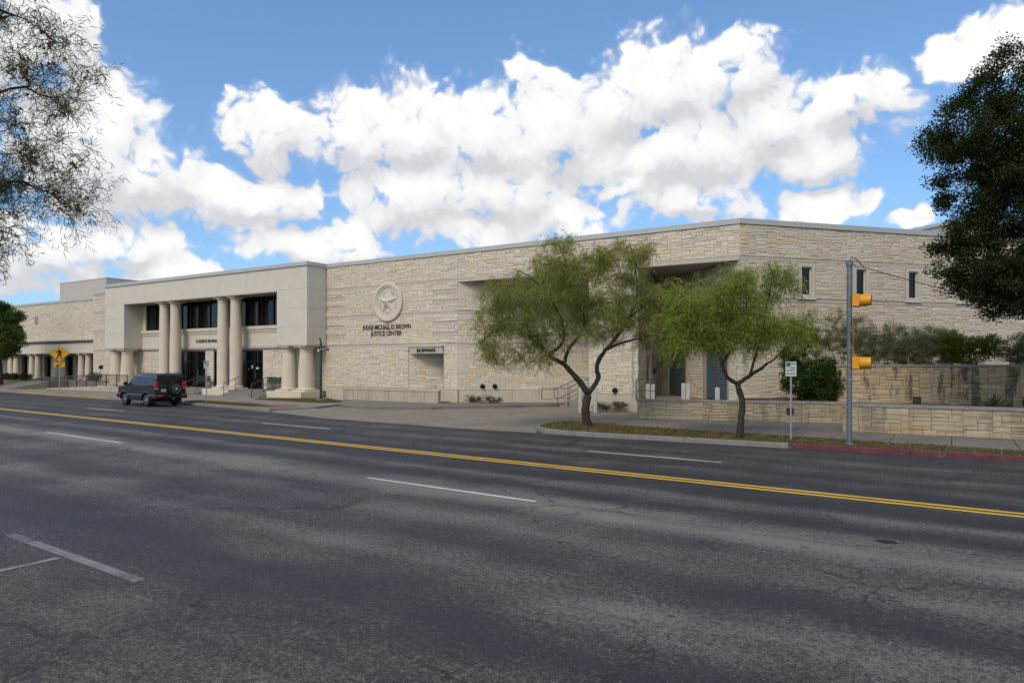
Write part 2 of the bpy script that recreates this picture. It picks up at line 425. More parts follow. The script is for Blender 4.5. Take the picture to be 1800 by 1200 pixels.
class MB:
    def __init__(s): s.v = []; s.f = []
    def add(s, vs, fs):
        k = len(s.v); s.v += [tuple(p) for p in vs]; s.f += [tuple(i+k for i in f) for f in fs]; return s
    def box(s, x0, x1, y0, y1, z0, z1):
        return s.add([(x0,y0,z0),(x1,y0,z0),(x1,y1,z0),(x0,y1,z0),(x0,y0,z1),(x1,y0,z1),(x1,y1,z1),(x0,y1,z1)],
                     [(0,3,2,1),(4,5,6,7),(0,1,5,4),(1,2,6,5),(2,3,7,6),(3,0,4,7)])
    def cbox(s, x0, x1, y0, y1, z0, z1, c=.01):
        """box with chamfered edges"""
        bm = bmesh.new(); bmesh.ops.create_cube(bm, size=1)
        for v in bm.verts:
            v.co = Vector((x0+(v.co.x+.5)*(x1-x0), y0+(v.co.y+.5)*(y1-y0), z0+(v.co.z+.5)*(z1-z0)))
        bmesh.ops.bevel(bm, geom=bm.edges[:], offset=c, segments=1, affect='EDGES')
        return s.bm(bm)
    def bm(s, bm):
        bm.verts.index_update()
        s.add([v.co[:] for v in bm.verts], [[v.index for v in f.verts] for f in bm.faces]); bm.free(); return s
    def obox(s, p, d, n, s0, s1, t0, t1, z0, z1):
        """box in a wall frame: p origin, d along, n outwards"""
        P = lambda a, t, z: (p[0]+d[0]*a+n[0]*t, p[1]+d[1]*a+n[1]*t, z)
        return s.add([P(s0,t1,z0),P(s1,t1,z0),P(s1,t0,z0),P(s0,t0,z0),P(s0,t1,z1),P(s1,t1,z1),P(s1,t0,z1),P(s0,t0,z1)],
                     [(0,3,2,1),(4,5,6,7),(0,1,5,4),(1,2,6,5),(2,3,7,6),(3,0,4,7)])
    def prism(s, poly, z0, z1):
        n = len(poly)
        a = sum(poly[i][0]*poly[(i+1)%n][1]-poly[(i+1)%n][0]*poly[i][1] for i in range(n))
        if a < 0: poly = poly[::-1]
        zb = z0 if callable(z0) else (lambda x, y: z0)
        zt = z1 if callable(z1) else (lambda x, y: z1)
        vs = [(x, y, zb(x, y)) for x, y in poly]+[(x, y, zt(x, y)) for x, y in poly]
        fs = [tuple(range(n-1, -1, -1)), tuple(range(n, 2*n))]+[(i, (i+1)%n, n+(i+1)%n, n+i) for i in range(n)]
        return s.add(vs, fs)
    def tube(s, pts, rad, n=8, cap=True):
        pts = [Vector(p) for p in pts]
        if isinstance(rad, (int, float)): rad = [rad]*len(pts)
        t0 = (pts[1]-pts[0]).normalized()
        up = Vector((0, 0, 1)) if abs(t0.z) < .9 else Vector((1, 0, 0))
        a = t0.cross(up).normalized()
        rings = []
        for i, p in enumerate(pts):
            t = (pts[min(i+1, len(pts)-1)]-pts[max(i-1, 0)]).normalized()
            a = (a-t*a.dot(t)).normalized(); b = t.cross(a)
            rings.append([(p+(a*math.cos(q)+b*math.sin(q))*rad[i])[:] for q in [2*math.pi*j/n for j in range(n)]])
        vs = [v for r in rings for v in r]; fs = []
        for i in range(len(pts)-1):
            for j in range(n):
                fs.append((i*n+j, i*n+(j+1)%n, (i+1)*n+(j+1)%n, (i+1)*n+j))
        if cap: fs += [tuple(range(n-1, -1, -1)), tuple((len(pts)-1)*n+j for j in range(n))]
        return s.add(vs, fs)
    def lathe(s, prof, n=24, c=(0, 0, 0), axis='z'):
        """prof: (r, h) from bottom to top"""
        vs = []; fs = []
        for r, h in prof:
            for j in range(n):
                q = 2*math.pi*j/n
                p = {'z': (r*math.cos(q), r*math.sin(q), h), 'x': (h, r*math.cos(q), r*math.sin(q)), 'y': (r*math.sin(q), h, r*math.cos(q))}[axis]
                vs.append((p[0]+c[0], p[1]+c[1], p[2]+c[2]))
        m = len(prof)
        for i in range(m-1):
            for j in range(n): fs.append((i*n+j, i*n+(j+1)%n, (i+1)*n+(j+1)%n, (i+1)*n+j))
        if prof[0][0] > 1e-6: fs.append(tuple(range(n-1, -1, -1)))
        if prof[-1][0] > 1e-6: fs.append(tuple((m-1)*n+j for j in range(n)))
        return s.add(vs, fs)
    def mesh(s, name, mat, smooth=False):
        me = bpy.data.meshes.new(name); me.from_pydata(s.v, [], s.f)
        if smooth == 'auto' or smooth:
            me.polygons.foreach_set('use_smooth', [True]*len(me.polygons))
            if smooth == 'auto': me.set_sharp_from_angle(angle=R_(35))
        if mat: me.materials.append(MT[mat] if isinstance(mat, str) else mat)
        me.update(); return me
    def build(s, name, mat, parent=None, smooth=False, world=False, centre=False):
        """world=True: coordinates are world ones and the parent is an unrotated thing"""
        if centre:
            a = np.array(s.v); c = (a.min(0)+a.max(0))/2; c[2] = a[:, 2].min()
            s.v = [tuple(p) for p in (a-c)]
        else: c = (0, 0, 0)
        me = s.mesh(name, mat, smooth)
        loc = Vector([float(q) for q in c])
        if world and parent is not None: loc = loc-WL[parent.name]
        o = new_obj(name, me, parent, loc)
        WL[o.name] = Vector([float(q) for q in c])
        return o

def struct(name, mb, mat, parent=None, smooth=False, label=None):
    o = mb.build(name, mat, parent, smooth)
    if parent is None: o['kind'] = 'structure'
    if label: o['label'] = label
    return o

def np_mesh(name, verts, faces, tint, mat, smooth=False):
    """verts (N,3), faces (M,k) arrays of one k, tint (N,3)"""
    me = bpy.data.meshes.new(name)
    N, (Mf, k) = len(verts), faces.shape
    me.vertices.add(N); me.vertices.foreach_set('co', np.asarray(verts, np.float32).ravel())
    me.loops.add(Mf*k); me.loops.foreach_set('vertex_index', faces.astype(np.int32).ravel())
    me.polygons.add(Mf); me.polygons.foreach_set('loop_start', np.arange(0, Mf*k, k, dtype=np.int32))
    me.polygons.foreach_set('loop_total', np.full(Mf, k, np.int32))
    if smooth: me.polygons.foreach_set('use_smooth', np.ones(Mf, bool))
    me.update(calc_edges=True)
    at = me.attributes.new('tint', 'FLOAT_COLOR', 'POINT')
    c = np.ones((N, 4), np.float32); c[:, :3] = tint
    at.data.foreach_set('color', c.ravel())
    me.materials.append(MT[mat] if isinstance(mat, str) else mat)
    me.validate(); return me

def text_mesh(txt, size, depth, mat, bold=0.0, align='LEFT', space=1.0):
    cu = bpy.data.curves.new('text', 'FONT'); cu.body = txt; cu.size = size; cu.extrude = depth; cu.offset = bold
    cu.align_x = align; cu.align_y = 'CENTER'; cu.space_character = space; cu.resolution_u = 3
    o = bpy.data.objects.new('tmp', cu); COL.objects.link(o)
    bpy.context.view_layer.update()
    dg = bpy.context.evaluated_depsgraph_get()
    me = bpy.data.meshes.new_from_object(o.evaluated_get(dg)); me.materials.clear(); me.materials.append(MT[mat])
    bpy.data.objects.remove(o); bpy.data.curves.remove(cu)
    return me

# ------------------------------------------------------------------ random ashlar
UZ, US = .06, .08
def ashlar(L, z0, z1, holes, rng, big=1.0):
    """random rectangles (s, z, w, h) filling [0,L]x[z0,z1] apart from the holes (s0,s1,za,zb)"""
    nz = max(1, int(round((z1-z0)/UZ))); ns = max(1, int(round(L/US)))
    uz, us = (z1-z0)/nz, L/ns
    occ = [[False]*ns for _ in range(nz)]
    for (a, b, c, d) in holes:
        for r in range(max(0, int((c-z0)/uz+.05)), min(nz, int(math.ceil((d-z0)/uz-.05)))):
            for q in range(max(0, int(a/us+.05)), min(ns, int(math.ceil(b/us-.05)))): occ[r][q] = True
    res = []
    for r in range(nz):
        q = 0
        while q < ns:
            if occ[r][q]: q += 1; continue
            free = 0
            while q+free < ns and not occ[r][q+free]: free += 1
            h = rng.choices((1, 2, 3, 4), (.08, .44, .34, .14))[0]
            w = int(rng.choice((3, 4, 5, 6, 6, 7, 8, 9, 11))*big)
            if h == 1: w += 3
            w = min(w, free)
            if 0 < free-w < 3: w = free if free < 15 else w-2
            while h > 1 and (r+h > nz or any(occ[r+k][q+i] for k in range(1, h) for i in range(w))): h -= 1
            if r+h == nz-1 and h < 4 and not any(occ[nz-1][q+i] for i in range(w)): h += 1
            for k in range(h):
                for i in range(w): occ[r+k][q+i] = True
            res.append((q*us, z0+r*uz, w*us, h*uz)); q += w
    return res

SF = [(0,1,5,4),(1,2,6,5),(2,3,7,6),(3,0,4,7),(4,5,9,8),(5,6,10,9),(6,7,11,10),(7,4,8,11)]
def stone_local(w, h, rng, proud=.026):
    """one split-face stone, local (s, t, z) with t outwards; 13 verts"""
    g = .004; e = proud+rng.uniform(-.010, .012); j = lambda a: rng.uniform(-a, a)
    def ring(i, t, jj, jt): return [(i+j(jj), t+j(jt), i+j(jj)), (w-i+j(jj), t+j(jt), i+j(jj)), (w-i+j(jj), t+j(jt), h-i+j(jj)), (i+j(jj), t+j(jt), h-i+j(jj))]
    b = ring(g, -.01, 0, 0)
    a = ring(g, e-.012, .003, .003); c = ring(min(.022, h*.2), e, .007, .004)
    m = (w*rng.uniform(.35, .65), e+rng.uniform(.0, .014), h*rng.uniform(.4, .6))
    return b+a+c+[m]
def stone_tint(rng, warm=1.0):
    r = rng.random(); v = rng.uniform(.945, 1.05)
    if r < .10*warm: c = (1.0, .90, .74)
    elif r < .22*warm: c = (1.0, .95, .86)
    elif r < .34: c = (.90, .885, .87)
    elif r < .45: c = (1.06, 1.05, 1.03)
    else: c = (1, .985, .95)
    return tuple(x*v for x in c)

CACHE = {}
def stone_mesh(w, h, mat, var):
    key = (round(w, 2), round(h, 3), mat, var)
    if key not in CACHE:
        rg = random.Random(hash((key[0], key[1], var)) & 0xffff)
        vs = [(a, -t, z) for a, t, z in stone_local(w, h, rg)]
        me = bpy.data.meshes.new('stone'); me.from_pydata(vs, [], SF+[(8, 9, 12), (9, 10, 12), (10, 11, 12), (11, 8, 12)])
        at = me.attributes.new('tint', 'FLOAT_COLOR', 'POINT')
        at.data.foreach_set('color', [1.0]*(4*len(vs)))
        me.materials.append(MT[mat]); me.update(); CACHE[key] = me
    return CACHE[key]

class Wall:
    """a stretch of wall seen with p0 at its left end"""
    def __init__(s, p0, p1):
        s.p = Vector((p0[0], p0[1])); d = Vector((p1[0]-p0[0], p1[1]-p0[1])); s.L = d.length
        s.d = d.normalized(); s.n = Vector((s.d.y, -s.d.x))
    def at(s, a, t, z): return (s.p.x+s.d.x*a+s.n.x*t, s.p.y+s.d.y*a+s.n.y*t, z)
    def box(s, mb, s0, s1, t0, t1, z0, z1): return mb.obox(s.p, s.d, s.n, s0, s1, t0, t1, z0, z1)
    def slab(s, mb, z0, z1, holes, th=.3):
        xs = sorted({0, s.L, *[min(max(v, 0), s.L) for h in holes for v in h[:2]]}); zs = sorted({z0, z1, *[min(max(v, z0), z1) for h in holes for v in h[2:]]})
        def solid(i, k):
            if not (0 <= i < len(xs)-1 and 0 <= k < len(zs)-1): return False
            cx, cz = (xs[i]+xs[i+1])/2, (zs[k]+zs[k+1])/2
            return not any(a < cx < b and c < cz < d for a, b, c, d in holes)
        for i in range(len(xs)-1):
            for k in range(len(zs)-1):
                if not solid(i, k): continue
                a, b, c, d = xs[i], xs[i+1], zs[k], zs[k+1]
                q = lambda *pp: mb.add([s.at(*p) for p in pp], [(0, 1, 2, 3)])
                q((a,0,c),(b,0,c),(b,0,d),(a,0,d)); q((b,-th,c),(a,-th,c),(a,-th,d),(b,-th,d))
                if not solid(i-1, k): q((a,-th,c),(a,0,c),(a,0,d),(a,-th,d))
                if not solid(i+1, k): q((b,0,c),(b,-th,c),(b,-th,d),(b,0,d))
                if not solid(i, k-1): q((a,-th,c),(b,-th,c),(b,0,c),(a,0,c))
                if not solid(i, k+1): q((a,0,d),(b,0,d),(b,-th,d),(a,-th,d))
    def rot(s): return math.atan2(s.d.y, s.d.x)

def joined_stones(walls_rects, rng, mat, name, parent, warm=1.0):
    vs, fs, ti = [], [], []
    for w, rects in walls_rects:
        for (a, z, ww, h) in rects:
            k = len(vs); c = stone_tint(rng, warm)
            for (q, t, zz) in stone_local(ww, h, rng):
                vs.append(w.at(a+q, t, z+zz)); ti.append(c)
            fs += [(i0+k, i1+k, i2+k, i3+k) for i0, i1, i2, i3 in SF]
            fs += [(8+k, 9+k, 12+k, 12+k), (9+k, 10+k, 12+k, 12+k), (10+k, 11+k, 12+k, 12+k), (11+k, 8+k, 12+k, 12+k)]
    me = bpy.data.meshes.new(name)
    me.from_pydata(vs, [], [f if f[2] != f[3] else f[:3] for f in fs])
    at = me.attributes.new('tint', 'FLOAT_COLOR', 'POINT')
    at.data.foreach_set('color', [x for c in ti for x in (*c, 1.0)])
    me.materials.append(MT[mat]); me.update()
    o = new_obj(name, me, parent, -WL[parent.name]); WL[o.name] = Vector((0, 0, 0))
    o['kind'] = 'stuff'
    return o

def single_stones(wall, rects, rng, mat, parent, warm=1.0):
    for (a, z, w, h) in rects:
        me = stone_mesh(w, h, mat, rng.randrange(3))
        o = new_obj('stone', me, parent, Vector(wall.at(a, 0, z))-WL[parent.name])
        o.rotation_euler = (0, 0, wall.rot())
        o.color = (*stone_tint(rng, warm), 1)

# ------------------------------------------------------------------ the setting: ground, road, walks
def rl(c, x): return c-.042*x                        # a line of the road, c metres across at x = 0
EDGE = [(-160, 30.0), (-100, 27.2), (-58, 24.75), (-40, 23.85), (-34, 23.5), (-27.6, 22.4), (-24.5, 21.6), (-16, 21.15), (-12.6, 21.35), (-10.4, 21.25), (-2.6, 21.75), (1.5, 22.0), (12, 22.6), (90, 25)]
struct('ground', MB().prism([(-3000, -3000), (3000, -3000), (3000, 3000), (-3000, 3000)], -.4, -.06), 'ground')
def road():
    # fine quads so the sheet shades smoothly; flat apart from a slight crown
    poly = [(-160, 1.6+6.7), (90, 1.6-3.8)]
    mb = MB()
    mb.prism([(-160, rl(1.7, -160)), (90, rl(1.7, 90))]+EDGE[::-1], -.05, 0.0)
    return struct('road', mb, 'asphalt')
road_o = road()
def road_strip(name, c, w, x0, x1, mat, z=.004):
    mb = MB()
    n = max(1, int(abs(x1-x0)/4))
    for i in range(n):
        a, b = x0+(x1-x0)*i/n, x0+(x1-x0)*(i+1)/n
        mb.add([(a, rl(c-w/2, a), z), (b, rl(c-w/2, b), z), (b, rl(c+w/2, b), z), (a, rl(c+w/2, a), z)], [(0, 1, 2, 3)])
    o = struct(name, mb, mat); return o
for dc in (-.14, .14): road_strip('centre_line', 14.42+dc, .15, -150, 80, 'line_yellow')
for (a, b) in ((-60.5, -57.5), (-44.7, -41.7), (-28, -22.3), (-11.0, -6.5), (6.2, 10.2)): road_strip('lane_dash', 10.62, .11, a, b, 'line_white')
road_strip('lane_dash', 10.62, .10, -6.35, 5.8, 'line_ghost', .003)
road_strip('lane_dash', 10.55, .09, -19.5, -14.0, 'line_ghost', .003)
for (a, b) in ((-58, -53.4), (-40.6, -36.4), (-24.5, -20.2), (-8.9, -5.0), (7, 11)): road_strip('lane_dash', 17.48, .10, a, b, 'line_white')
# parking tee, nearly worn off
mb = MB(); mb.add([(-11.9, 4.46, .004), (-8.1, 4.34, .004), (-8.1, 4.48, .004), (-11.9, 4.61, .004)], [(0, 1, 2, 3)])
struct('parking_tee_bar', mb, 'line_faint')
mb = MB(); mb.add([(-9.98, 1.9, .0045), (-9.88, 1.9, .0045), (-9.90, 4.34, .0045), (-9.99, 4.34, .0045)], [(0, 1, 2, 3)])
struct('parking_stall_line', mb, 'line_old')
mb = MB().add([(1.0+.16*math.cos(q*.785)-1.8, 11.2+.1*math.sin(q*.785), .004) for q in range(8)], [tuple(range(8))])
struct('manhole_stain', mb, 'black')

# near walk under the camera
struct('near_sidewalk', MB().prism([(-160, 6.9), (90, -3.6), (90, -25), (-160, -25)], -.05, .14), 'walk')
mb = MB(); mb.prism([(-160, rl(1.52, -160)), (90, rl(1.52, 90)), (90, rl(1.72, 90)), (-160, rl(1.72, -160))], -.05, .15); struct('near_kerb', mb, 'kerb')

def kerb_run(name, pts, mats, step=3.0, w=.16, h=.15, label=None):
    """a kerb whose sections are pieces of their own; mats(x) gives the paint"""
    root = thing(name, None, None, (pts[0][0], pts[0][1], 0)); root['kind'] = 'structure'
    P = [Vector((a, b)) for a, b in pts]; ds = [0]
    for i in range(1, len(P)): ds.append(ds[-1]+(P[i]-P[i-1]).length)
    def at(d):
        d = min(max(d, 0), ds[-1])
        for i in range(1, len(P)):
            if d <= ds[i]:
                t = (d-ds[i-1])/(ds[i]-ds[i-1]); return P[i-1].lerp(P[i], t)
        return P[-1]
    def nor(d):
        t = (at(d+.15)-at(d-.15)).normalized(); return Vector((-t.y, t.x))
    nseg = max(1, int(ds[-1]/step)); cuts = [ds[-1]*i/nseg for i in range(nseg+1)]
    for i in range(nseg):
        a, b = cuts[i]+.006, cuts[i+1]-.006
        m = max(1, int((b-a)/.5)); rings = []
        for k in range(m+1):
            d = a+(b-a)*k/m; p = at(d); n = nor(d)
            q = lambda t, z: (p.x+n.x*t, p.y+n.y*t, z)
            rings.append([q(0, -.04), q(.015, h-.03), q(.035, h-.006), q(.06, h), q(w, h), q(w, -.04)])
        mb = MB(); vs = [v for r in rings for v in r]; fs = []
        for k in range(m):
            for j in range(5): fs.append((k*6+j, (k+1)*6+j, (k+1)*6+j+1, k*6+j+1))
        fs += [tuple(range(6)), tuple(m*6+j for j in range(5, -1, -1))]
        mb.add(vs, fs)
        mb.build('kerb_section', mats(at((a+b)/2).x), root, world=True)
    return root
K_RIGHT = [(-13.3, 25.2), (-13.75, 24.3), (-13.75, 23.4), (-13.35, 22.3), (-12.6, 21.6), (-11.6, 21.34), (-10.4, 21.27), (-2.6, 21.77), (1.5, 22.02), (12, 22.62), (40, 23.6)]
kerb_run('kerb', K_RIGHT, lambda x: 'kerb_red' if x > -4.3 else 'kerb')
K_LEFT = [(-110, 27.7), (-58, 24.77), (-40, 23.87), (-34, 23.52), (-29.5, 22.75)]
kerb_run('kerb', K_LEFT, lambda x: 'kerb_yellow' if (-64 < x < -47.5) else 'kerb', step=3.2, h=.14)

# grass verge behind the right kerb
VERGE = [(-13.2, 24.9), (-13.55, 24.2), (-13.55, 23.4), (-13.15, 22.4), (-12.5, 21.8), (-11.6, 21.53), (-10.4, 21.45), (-2.6, 21.95), (1.5, 22.2), (12, 22.8), (12, 23.2), (1.65, 23.4), (-2.9, 23.8), (-6.2, 24.05), (-11.4, 24.5)]
struct('grass_verge', MB().prism(VERGE, -.04, .135), 'turf')

# driveway: sheet of tan concrete that runs up to the building
struct('driveway', MB().prism([(-30.2, 23.0), (-27.6, 22.42), (-24.5, 21.62), (-16, 21.17), (-12.8, 21.5), (-13.7, 23.2), (-13.5, 25.0), (-11.3, 27.8), (-13.3, 32.72), (-17, 37.3), (-26, 33), (-30, 28)], -.05, .012), 'drive')
struct('driveway_joint', MB().add([(-19.4, 29.1, .016), (-19.34, 29.1, .016), (-17.0, 21.3, .016), (-17.06, 21.3, .016)], [(0, 3, 2, 1)]), 'cap')
struct('red_ramp_paving', MB().prism([(-12.6, 24.9), (-11.2, 25.0), (-10.9, 27.0), (-11.4, 27.9), (-12.2, 26.6)], -.04, .02), 'red_pave')

# right sidewalk, slab by slab
def sidewalk():
    root = thing('sidewalk', None, None, (-11, 24, 0)); root['kind'] = 'structure'
    top = [(-11.35, 27.6), (-3.9, 29.8), (-3.05, 29.95)]
    def back(x):
        if x < -3.2599: return 27.62+(x+11.4)*.2905
        return 26.45+(x+3.23)*.068
    def front(x):
        pts = [(-11.4, 24.5), (-6.2, 24.05), (-2.9, 23.8), (1.65, 23.4), (12, 23.2)]
        for (a, b), (c, d) in zip(pts, pts[1:]):
            if x <= c: return b+(d-b)*(x-a)/(c-a)
        return 23.2
    xs = [-11.3+1.62*i for i in range(5)]+[-3.26]+[-3.26+1.62*i for i in range(1, 10)]
    rg = random.Random(3)
    for a, b in zip(xs, xs[1:]):
        f0, f1, k0, k1 = front(a), front(b), back(a+.001), back(b-.001)
        for u, v in ((0, .5), (.5, 1)):
            g = .012
            mb = MB().prism([(a+g, f0+(k0-f0)*u+g), (b-g, f1+(k1-f1)*u+g), (b-g, f1+(k1-f1)*v-g), (a+g, f0+(k0-f0)*v-g)], -.04, .13+rg.uniform(-.006, .004))
            mb.build('paving_slab', 'walk', root, world=True)
sidewalk()
# left plaza
struct('plaza', MB().prism([(-110, 28.0), (-58, 24.92), (-40, 24.02), (-34, 23.68), (-30.2, 23.1), (-29.2, 25.5), (-30.2, 28.6), (-34.6, 31.3), (-36.3, 32.8), (-110, 32.8)], -.05, .125), 'plaza')
struct('red_ramp_paving', MB().prism([(-33.2, 24.2), (-30.5, 23.6), (-30.0, 25.2), (-32.2, 25.8)], .10, .132), 'red_pave')
struct('grass_strip', MB().prism([(-39.5, 24.2), (-32.2, 23.7), (-31.4, 24.3), (-34, 25.0), (-39.5, 25.2)], .05, .15), 'turf')
struct('grass_strip', MB().prism([(-38.2, 28.2), (-31.6, 27.9), (-30.9, 29.0), (-34.0, 31.0), (-36.0, 30.6), (-38.0, 29.4)], .05, .15), 'turf')
# raised walk along the wall of the jail entrance, with its own kerb face
WALKI = [(-30.5, 28.5), (-29.3, 27.3), (-27.6, 26.7), (-26.0, 26.9), (-23.7, 28.6), (-21.4, 31.1), (-18.9, 34.6), (-18.6, 36.8), (-25.1, 32.66), (-25.3, 31.2), (-33.2, 31.2)]
struct('entrance_walk', MB().prism(WALKI, -.04, .15), 'walk')
# left terrace and the grade that climbs to it
struct('terrace', MB().prism([(-120, 29.3), (-69, 29.3), (-69, 31), (-62.55, 31), (-62.55, 37), (-120, 37)], -.05, .8), 'plaza')
struct('graded_path', MB().prism([(-120, 27.0), (-70, 26.3), (-69, 29.28), (-120, 29.28)], -.05, lambda x, y: .128 if y < 28 else .79), 'walk')
# raised court in front of the roller doors, soil in the planters
struct('court', MB().prism([(-11.2, 27.9), (-6.2, 29.35), (-7.3, 33.3), (-8.4, 32.72), (-14.75, 39.4), (-13.44, 32.72), (-11.9, 29.2)], -.05, .65), 'drive')
struct('planter_soil', MB().prism([(-6.2, 29.35), (-3.9, 30.02), (-3.3, 30.2), (-4.9, 36.6), (-8.3, 32.8), (-7.3, 33.3)], -.05, .88), 'soil')
struct('planter_soil', MB().prism([(-3.6, 30.8), (22, 31.3), (22, 66), (-5.1, 36.6)], -.05, 2.32), 'soil')
struct('planter_soil', MB().prism([(-3.0, 26.75), (22, 28.4), (22, 31.0), (-1.6, 30.45), (-3.0, 30.05)], -.05, .97), 'soil')

# ------------------------------------------------------------------ the courthouse
rng = random.Random(11)
CH = thing('courthouse', 'long cream limestone court building with columned portico and flat metal-edged roof', 'building', (-36, 33, 0))
def bp(mb, name, mat, parent=None, smooth=False, label=None):
    o = mb.build(name, mat, parent or CH, smooth, world=True)
    if label: o['label'] = label
    return o
ROOF = 9.05
c41 = (math.sin(R_(41)), math.cos(R_(41)))
PC = (-8.37, 32.7)
W = {
 'main': Wall((-36.35, 32.7), (-24.96, 32.7)),
 'beam': Wall((-24.96, 32.7), PC),
 'rec': Wall((-24.96, 32.7), (-18.2, 37.1)),
 'pier': Wall((-16.24, 32.7), (-13.47, 32.7)),
 'ret': Wall((-13.47, 32.7), (-14.8, 39.5)),
 'doors': Wall((-14.8, 39.5), PC),
 'wing': Wall(PC, (PC[0]+c41[0]*27, PC[1]+c41[1]*27)),
 'pil': Wall((-68.1, 32.7), (-62.5, 32.7)),
 'left': Wall((-112, 33.2), (-68.1, 33.2)),
 'under': Wall((-112, 36.2), (-68.1, 36.2)),
 'ground': Wall((-62.5, 32.7), (-36.35, 32.7)),
}
BZ = (7.55, 5.63, 3.66)
def sx(w, x): return x-w.p.x
bands = []          # (wall, s0, s1, ztop)
holes = {k: [] for k in W}
for k in ('main',):
    for z in BZ: bands.append((k, 0, W[k].L, z))
for z in (6.93, 6.30, 4.98, 4.35):
    bands.append(('main', 0, 1.75, z)); bands.append(('main', 9.5, 11.39, z))
bands += [('wing', 0, 27, 7.55), ('wing', 0, 27, 5.60), ('pil', 0, 5.6, 7.2), ('pil', 0, 5.6, 5.4), ('pil', 0, 5.6, 3.66)]
bands += [('rec', 0, W['rec'].L, 5.63), ('rec', 0, W['rec'].L, 3.66), ('pier', 0, W['pier'].L, 5.63), ('pier', 0, W['pier'].L, 3.66)]
JX0, JX1 = sx(W['main'], -28.85), sx(W['main'], -26.05)
holes['main'].append((JX0, JX1, .9, 3.5))
WIN = [(3.23, 4.18), (6.45, 7.40), (9.7, 10.65), (13.0, 13.95), (16.3, 17.25)]
for a, b in WIN: holes['wing'].append((a, b, 5.64, 7.34))
LD = W['doors'].L
DOORS = [(LD-3.77, LD-1.10), (LD-8.47, LD-5.79)]
for a, b in DOORS: holes['doors'].append((a, b, .65, 4.3))
holes['doors'].append((LD-5.6, LD-4.1, 4.9, 5.5))
RET_LOUV = (2.1, 3.6, 3.2, 4.3); RET_DOOR = (2.2, 3.3, .65, 2.85)
holes['ret'] += [RET_LOUV, RET_DOOR]
for x0, x1 in ((-54.9, -50.4), (-49.26, -43.2)): holes['ground'].append((sx(W['ground'], x0), sx(W['ground'], x1), .55, 3.45))
for x0, x1 in ((-78.7, -77.5), (-73.8, -72.4), (-84.5, -83.2)): holes['under'].append((sx(W['under'], x0*1.0-7.5), sx(W['under'], x1-7.3), .8, 3.2))
ZR = {'main': (.9, ROOF), 'beam': (7.55, ROOF), 'rec': (.9, 7.40), 'pier': (.9, 7.38), 'ret': (.65, 7.40), 'doors': (.65, 7.40), 'wing': (.7, ROOF),
      'pil': (.5, 8.85), 'left': (4.75, 8.5), 'under': (.8, 4.4), 'ground': (.55, 3.66)}
allst = []
wallp = {}
NAMES = {'main': 'emblem_wall', 'beam': 'overhang_wall', 'rec': 'recess_wall', 'pier': 'pier_wall', 'ret': 'side_wall', 'doors': 'roller_door_wall', 'wing': 'angled_wing_wall',
         'pil': 'pilaster_wall', 'left': 'upper_wing_wall', 'under': 'arcade_wall', 'ground': 'entrance_wall'}
for k, w in W.items():
    z0, z1 = ZR[k]
    mb = MB(); w.slab(mb, z0, z1, holes[k], .3)
    wallp[k] = bp(mb, NAMES[k], 'mortar')
    hs = list(holes[k])
    if k == 'main': hs = [(a, b, c, min(d, 3.56)) for a, b, c, d in hs]
    for (kk, a, b, zt) in bands:
        if kk == k:
            hs.append((a, b, zt-.17, zt))
            m2 = MB(); w.box(m2, a+(.012 if a == 0 else 0), b-.012, -.05, .010, zt-.165, zt-.012); bp(m2, 'stone_band', 'band', wallp[k])
    allst.append((k, ashlar(w.L, z0, z1, hs, rng)))
# the 300 stones that show largest are pieces, the others one mesh per wall
cand = []
for k, rects in allst:
    if k in ('main', 'beam', 'pier', 'wing', 'rec', 'doors'):
        for r in rects:
            x, y, z = W[k].at(r[0]+r[2]/2, 0, r[1])
            if k == 'wing' and (z < 3.3 or x > .3): continue
            cand.append(((r[2]*r[3])/(x*x+y*y)*abs(W[k].n.dot(Vector((x, y)).normalized())), k, r))
cand.sort(key=lambda t: -t[0])
single = {}
for _, k, r in cand[:300]: single.setdefault(k, []).append(r)
for k, rects in allst:
    sgl = single.get(k, [])
    ss = set(sgl)
    single_stones(W[k], sgl, rng, 'stone', wallp[k])
    rest = [r for r in rects if r not in ss]
    if rest: joined_stones([(W[k], rest)], rng, 'stone', 'stone_courses', wallp[k])

# base course panels
def base_panels(w, s0, s1, z0, z1, step, mat, parent, proud=.045):
    n = max(1, round((s1-s0)/step))
    for i in range(n):
        a, b = s0+(s1-s0)*i/n+.006, s0+(s1-s0)*(i+1)/n-.006
        mb = MB(); w.box(mb, a, b, -.25, proud, z0, z1-.008); bp(mb, 'base_panel', mat, parent)
base_panels(W['main'], 0, W['main'].L, -.02, .9, 1.75, 'basepanel', wallp['main'])
base_panels(W['rec'], .06, W['rec'].L, -.02, .9, 1.75, 'basepanel', wallp['rec'])
base_panels(W['pier'], 0, W['pier'].L, -.02, .9, 1.4, 'basepanel', wallp['pier'])
mb = MB(); W['ret'].box(mb, 0.0, 2.0, -.29, .03, -.02, .645); bp(mb, 'base_panel', 'basepanel', wallp['ret'])

